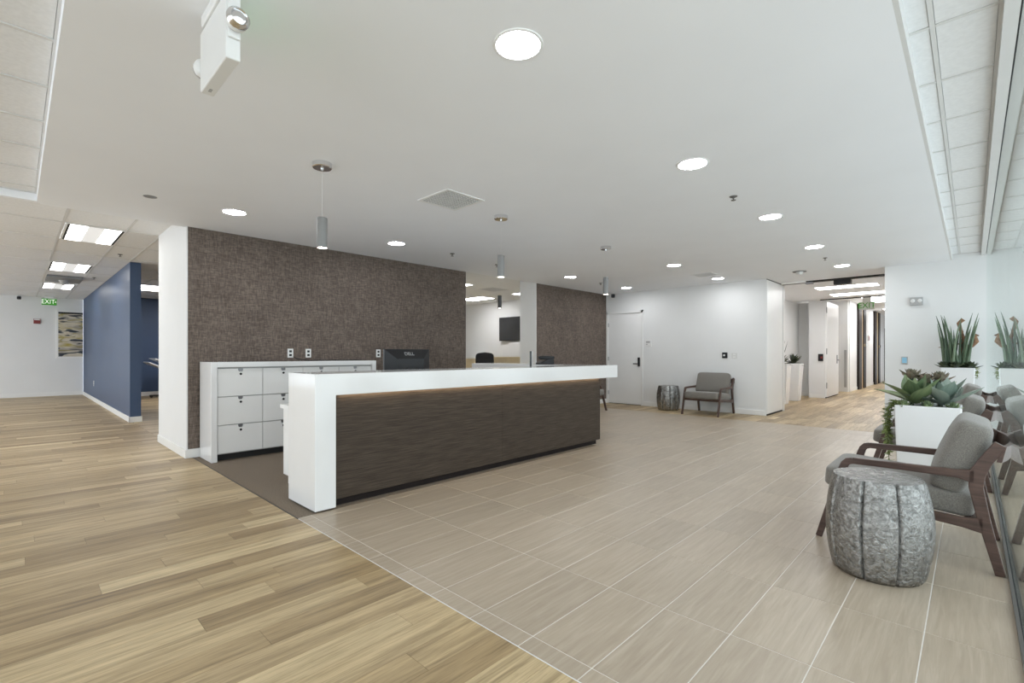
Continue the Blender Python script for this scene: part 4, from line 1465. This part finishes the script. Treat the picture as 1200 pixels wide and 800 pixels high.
# ---- combined exit sign and emergency lamp close to the camera
em = thing('emergency_light', 'white emergency exit unit with chrome lamp hanging at the upper left', 'emergency light', (-2.32, 0.605, SOF))
MB().box(-0.19, 0.19, -0.027, 0.027, -0.32, -0.056).build('housing', 'plastic_white', em, bevel=0.006, seg=3)
MB().box(-0.15, 0.16, -0.035, 0.035, -0.05, 0.0).build('canopy', 'plastic_white', em, bevel=0.01, seg=3)
MB().box(-0.06, 0.06, -0.02, 0.02, -0.058, -0.048).build('stem', 'plastic_white', em)
fc = MB().box(-0.17, 0.17, 0.0272, 0.030, -0.30, -0.07).build('sign_face', 'plastic_white', em)
tx = link('lettering', text_mesh('EXIT', 0.2, 0.001, 'exit_green_bright'), fc, (0, 0.0315, -0.185))
tx.rotation_euler = (R(90), 0, R(180))
tx.scale = (0.66, 1, 1)
MB().box(-0.15, -0.12, -0.006, 0.006, -0.3215, -0.319).build('test_switch', 'plastic_grey', em)
for s in (-1, 1):
    MB().box(min(s * 0.190, s * 0.205), max(s * 0.190, s * 0.205), -0.022, 0.022, -0.24, -0.08).build('side_bracket', 'plastic_white', em, bevel=0.003)
    M = Matrix.Translation((s * 0.205, 0.0, -0.185)) @ Matrix.Rotation(R(90 * s), 4, 'Y')
    hd_ = MB().lathe([(0.02, 0.0), (0.034, 0.008), (0.042, 0.022), (0.042, 0.04)], 28, cap1=False).xf(M).build('lamp_head', 'plastic_white', em, smooth=True)
    MB().lathe([(0.042, 0.04), (0.041, 0.052), (0.030, 0.063), (0.026, 0.058), (0.014, 0.066), (0.003, 0.068)], 28, cap0=False).xf(M).build('reflector', 'chrome', hd_, smooth=True, ang=50)

# ================================================================== WALL DEVICES AND FAR OBJECTS
pc = thing('framed_painting', 'tall abstract canvas in cream, navy and olive on the far left wall', 'painting', (-19.4, 1.13, 1.10))
MB().box(0.0, 0.03, -0.30, 0.285, 0.0, 1.42).build('frame', 'trim_white', pc, bevel=0.003)
MB().box(0.03, 0.034, -0.255, 0.285, 0.055, 1.37).build('canvas', 'abstract_canvas', pc)
MB().box(0.03, 0.0345, -0.255, 0.285, 1.32, 1.37).build('dark_top_band', 'dark_gap', pc)
fa = thing('fire_alarm', 'dark red fire alarm box on the far left wall', 'fire alarm', (-19.4, 0.43, 2.1))
MB().box(0.0, 0.05, -0.07, 0.07, 0.0, 0.14).build('box', 'red_plastic', fa, bevel=0.004)
MB().box(0.05, 0.052, -0.06, 0.06, 0.10, 0.135).build('strobe', 'plastic_white', fa)
outlet('wall_outlet', (-16.5, 1.4195, 0.46), 0, 'small white outlet low on the navy partition', size=(0.09, 0.14), dark='plastic_grey')

kp = thing('keypad', 'pale keypad on the white wall right of the flush door', 'keypad', (-5.48, YB, 1.48))
MB().box(-0.075, 0.075, -0.018, 0, -0.075, 0.075).build('body', 'plastic_white', kp, bevel=0.004)
MB().box(-0.055, 0.045, -0.0195, -0.0175, 0.005, 0.05).build('display', 'plastic_grey', kp)
MB().box(-0.055, -0.015, -0.0195, -0.0175, -0.04, -0.015).build('button', 'plastic_grey', kp)
rd = thing('badge_reader', 'black badge reader with white centre above the lone chair', 'reader', (-3.735, YB, 1.20))
MB().box(-0.055, 0.055, -0.02, 0, -0.06, 0.06).build('body', 'black_plastic', rd, bevel=0.012, seg=3)
MB().lathe([(0.02, 0), (0.02, 0.004)], 20).xf(Matrix.Translation((-0.01, -0.019, 0)) @ Matrix.Rotation(R(90), 4, 'X')).build('button', 'plastic_white', rd)
outlet('light_switch', (-3.545, YB, 1.19), 0, 'grey white light switch right of the black badge reader', 'switch', (0.11, 0.12), 2, 'grid_metal', 'trim_white')
es = thing('wall_emergency_lamp', 'grey wall box with two small lamps high on the right wall', 'emergency light', (-0.66, YB, 2.095))
MB().box(-0.085, 0.085, -0.05, 0, -0.065, 0.065).build('body', 'plastic_grey', es, bevel=0.006)
for s in (-1, 1):
    MB().cushion((s * 0.045, -0.055, 0.005), (0.028, 0.016, 0.026), nu=16, nv=10, e=0.8, e2=0.8).build('lamp', 'plastic_white', es, smooth=True)
tp = thing('wall_touch_panel', 'small blue lit touch panel on the right wall above the planter', 'panel', (-0.813, YB, 1.12))
MB().box(-0.042, 0.042, -0.016, 0, -0.06, 0.06).build('body', 'plastic_grey', tp, bevel=0.004)
MB().box(-0.030, 0.030, -0.018, -0.0155, -0.046, 0.046).build('screen', 'panel_blue', tp)
cr = thing('card_reader', 'black card reader with red light on the corridor column', 'reader', (-3.04, 15.6, 1.13))
MB().box(-0.06, 0.06, -0.03, 0, -0.1, 0.1).build('body', 'black_plastic', cr, bevel=0.006)
MB().box(0.0, 0.045, -0.032, -0.029, -0.03, 0.03).build('red_light', 'red_plastic', cr)
rs = thing('corridor_alarm', 'small red and white alarm between the two dark corridor doors', 'fire alarm', (-2.87, 22.6, 1.75))
MB().box(0, 0.05, -0.09, 0.09, 0, 0.16).build('box', 'red_plastic', rs, bevel=0.004)
MB().box(0, 0.045, -0.11, 0.11, -0.02, 0.18).build('plate', 'plastic_white', rs)

# flip-top table folded against the navy side room
ft = thing('folding_table', 'folded flip-top table on a grey stand in the blue side room', 'table', (-16.6, 2.86, 0), R(0))
MB().board([(-0.35, 1.00), (0.05, 0.80)], 0.03, -0.3, 0.6, 'x').build('top', 'plastic_white', ft, bevel=0.003)
MB().board([(-0.22, 1.10), (0.10, 0.95)], 0.03, -0.3, 0.6, 'x').build('second_top', 'plastic_white', ft, bevel=0.003)
MB().box(0.1, 0.16, 0.0, 0.06, 0.04, 1.02).box(-0.10, 0.0, 0.03, 0.09, 0.06, 0.75).build('column', 'steel_grey', ft)
MB().board([(-0.26, 0.06), (0.34, 0.06)], 0.05, 0.0, 0.07, 'x').build('foot', 'black_plastic', ft)
for y_ in (-0.22, 0.30):
    MB().lathe([(0.03, 0), (0.03, 0.02)], 14).xf(Matrix.Translation((0.03, y_, 0.03)) @ Matrix.Rotation(R(90), 4, 'Y')).build('caster', 'black_plastic', ft)

# meeting room
tv = thing('television', 'dark flat television mounted on the meeting room wall', 'television', (-9.55, 10.2, 1.62))
MB().box(-0.72, 0.72, -0.09, -0.03, 0, 0.70).build('casing', 'black_plastic', tv, bevel=0.005)
MB().box(-0.69, 0.69, -0.093, -0.0895, 0.03, 0.67).build('screen', 'screen_dark', tv)
MB().box(-0.2, 0.2, -0.03, 0.0, 0.2, 0.5).build('mount', 'black_plastic', tv)
wl = thing('wall_panel_box', 'pale box panel mounted on the wall below the television', 'panel', (-9.35, 10.2, 1.15))
MB().box(-0.55, 0.55, -0.06, 0, 0.0, 0.42).build('body', 'wall_paint', wl, bevel=0.004)
hc = thing('high_counter', 'cream high counter table in the meeting room', 'table', (-8.95, 9.3, 0))
MB().box(-0.62, 0.75, -0.32, 0.32, 1.115, 1.15).build('top', 'light_wood', hc, bevel=0.003)
MB().box(-0.60, 0.73, -0.30, -0.27, 0, 1.115).build('front_panel', 'light_wood', hc)
MB().box(-0.60, -0.56, -0.27, 0.3, 0, 1.115).build('end_panel', 'light_wood', hc)
MB().box(0.69, 0.73, -0.27, 0.3, 0, 1.115).build('end_panel', 'light_wood', hc)
h2 = thing('side_counter', 'white topped counter at the far left of the meeting room view', 'table', (-11.3, 9.85, 0))
MB().box(-0.7, 0.5, -0.30, 0.30, 1.09, 1.14).build('top', 'plastic_white', h2)
MB().box(-0.68, 0.48, -0.28, 0.28, 0, 1.09).build('body', 'light_wood', h2)


def bar_chair(loc, rz, label, zt=1.2):
    t = thing('bar_chair', label, 'chair', loc, rz, 'black meeting room chairs')
    zs = zt - 0.45
    MB().cushion((0, 0, zs), (0.22, 0.22, 0.035), nu=20, nv=10).build('seat', 'black_plastic', t, smooth=True)
    MB().cushion((-0.21, 0, zt - 0.2), (0.025, 0.24, 0.2), nu=20, nv=10).build('backrest', 'black_plastic', t, smooth=True)
    MB().tube([(0, 0, 0.06), (0, 0, zs)], 0.025, 10).build('post', 'steel_grey', t)
    for k in range(5):
        a = 2 * PI * k / 5
        MB().tube([(0, 0, 0.07), (0.26 * math.cos(a), 0.26 * math.sin(a), 0.02)], 0.018, 6).build('leg', 'black_plastic', t)
    return t


bar_chair((-9.05, 8.45, 0), R(125), 'black high chair in front of the cream counter', 1.24)
bar_chair((-8.95, 9.85, 0), R(-100), 'black high chair whose back rises behind the cream counter', 1.33)
bar_chair((-9.15, 7.95, 0), R(60), 'low black chair just above the desk edge at the left of the opening', 1.09)

bpy.context.view_layer.update()
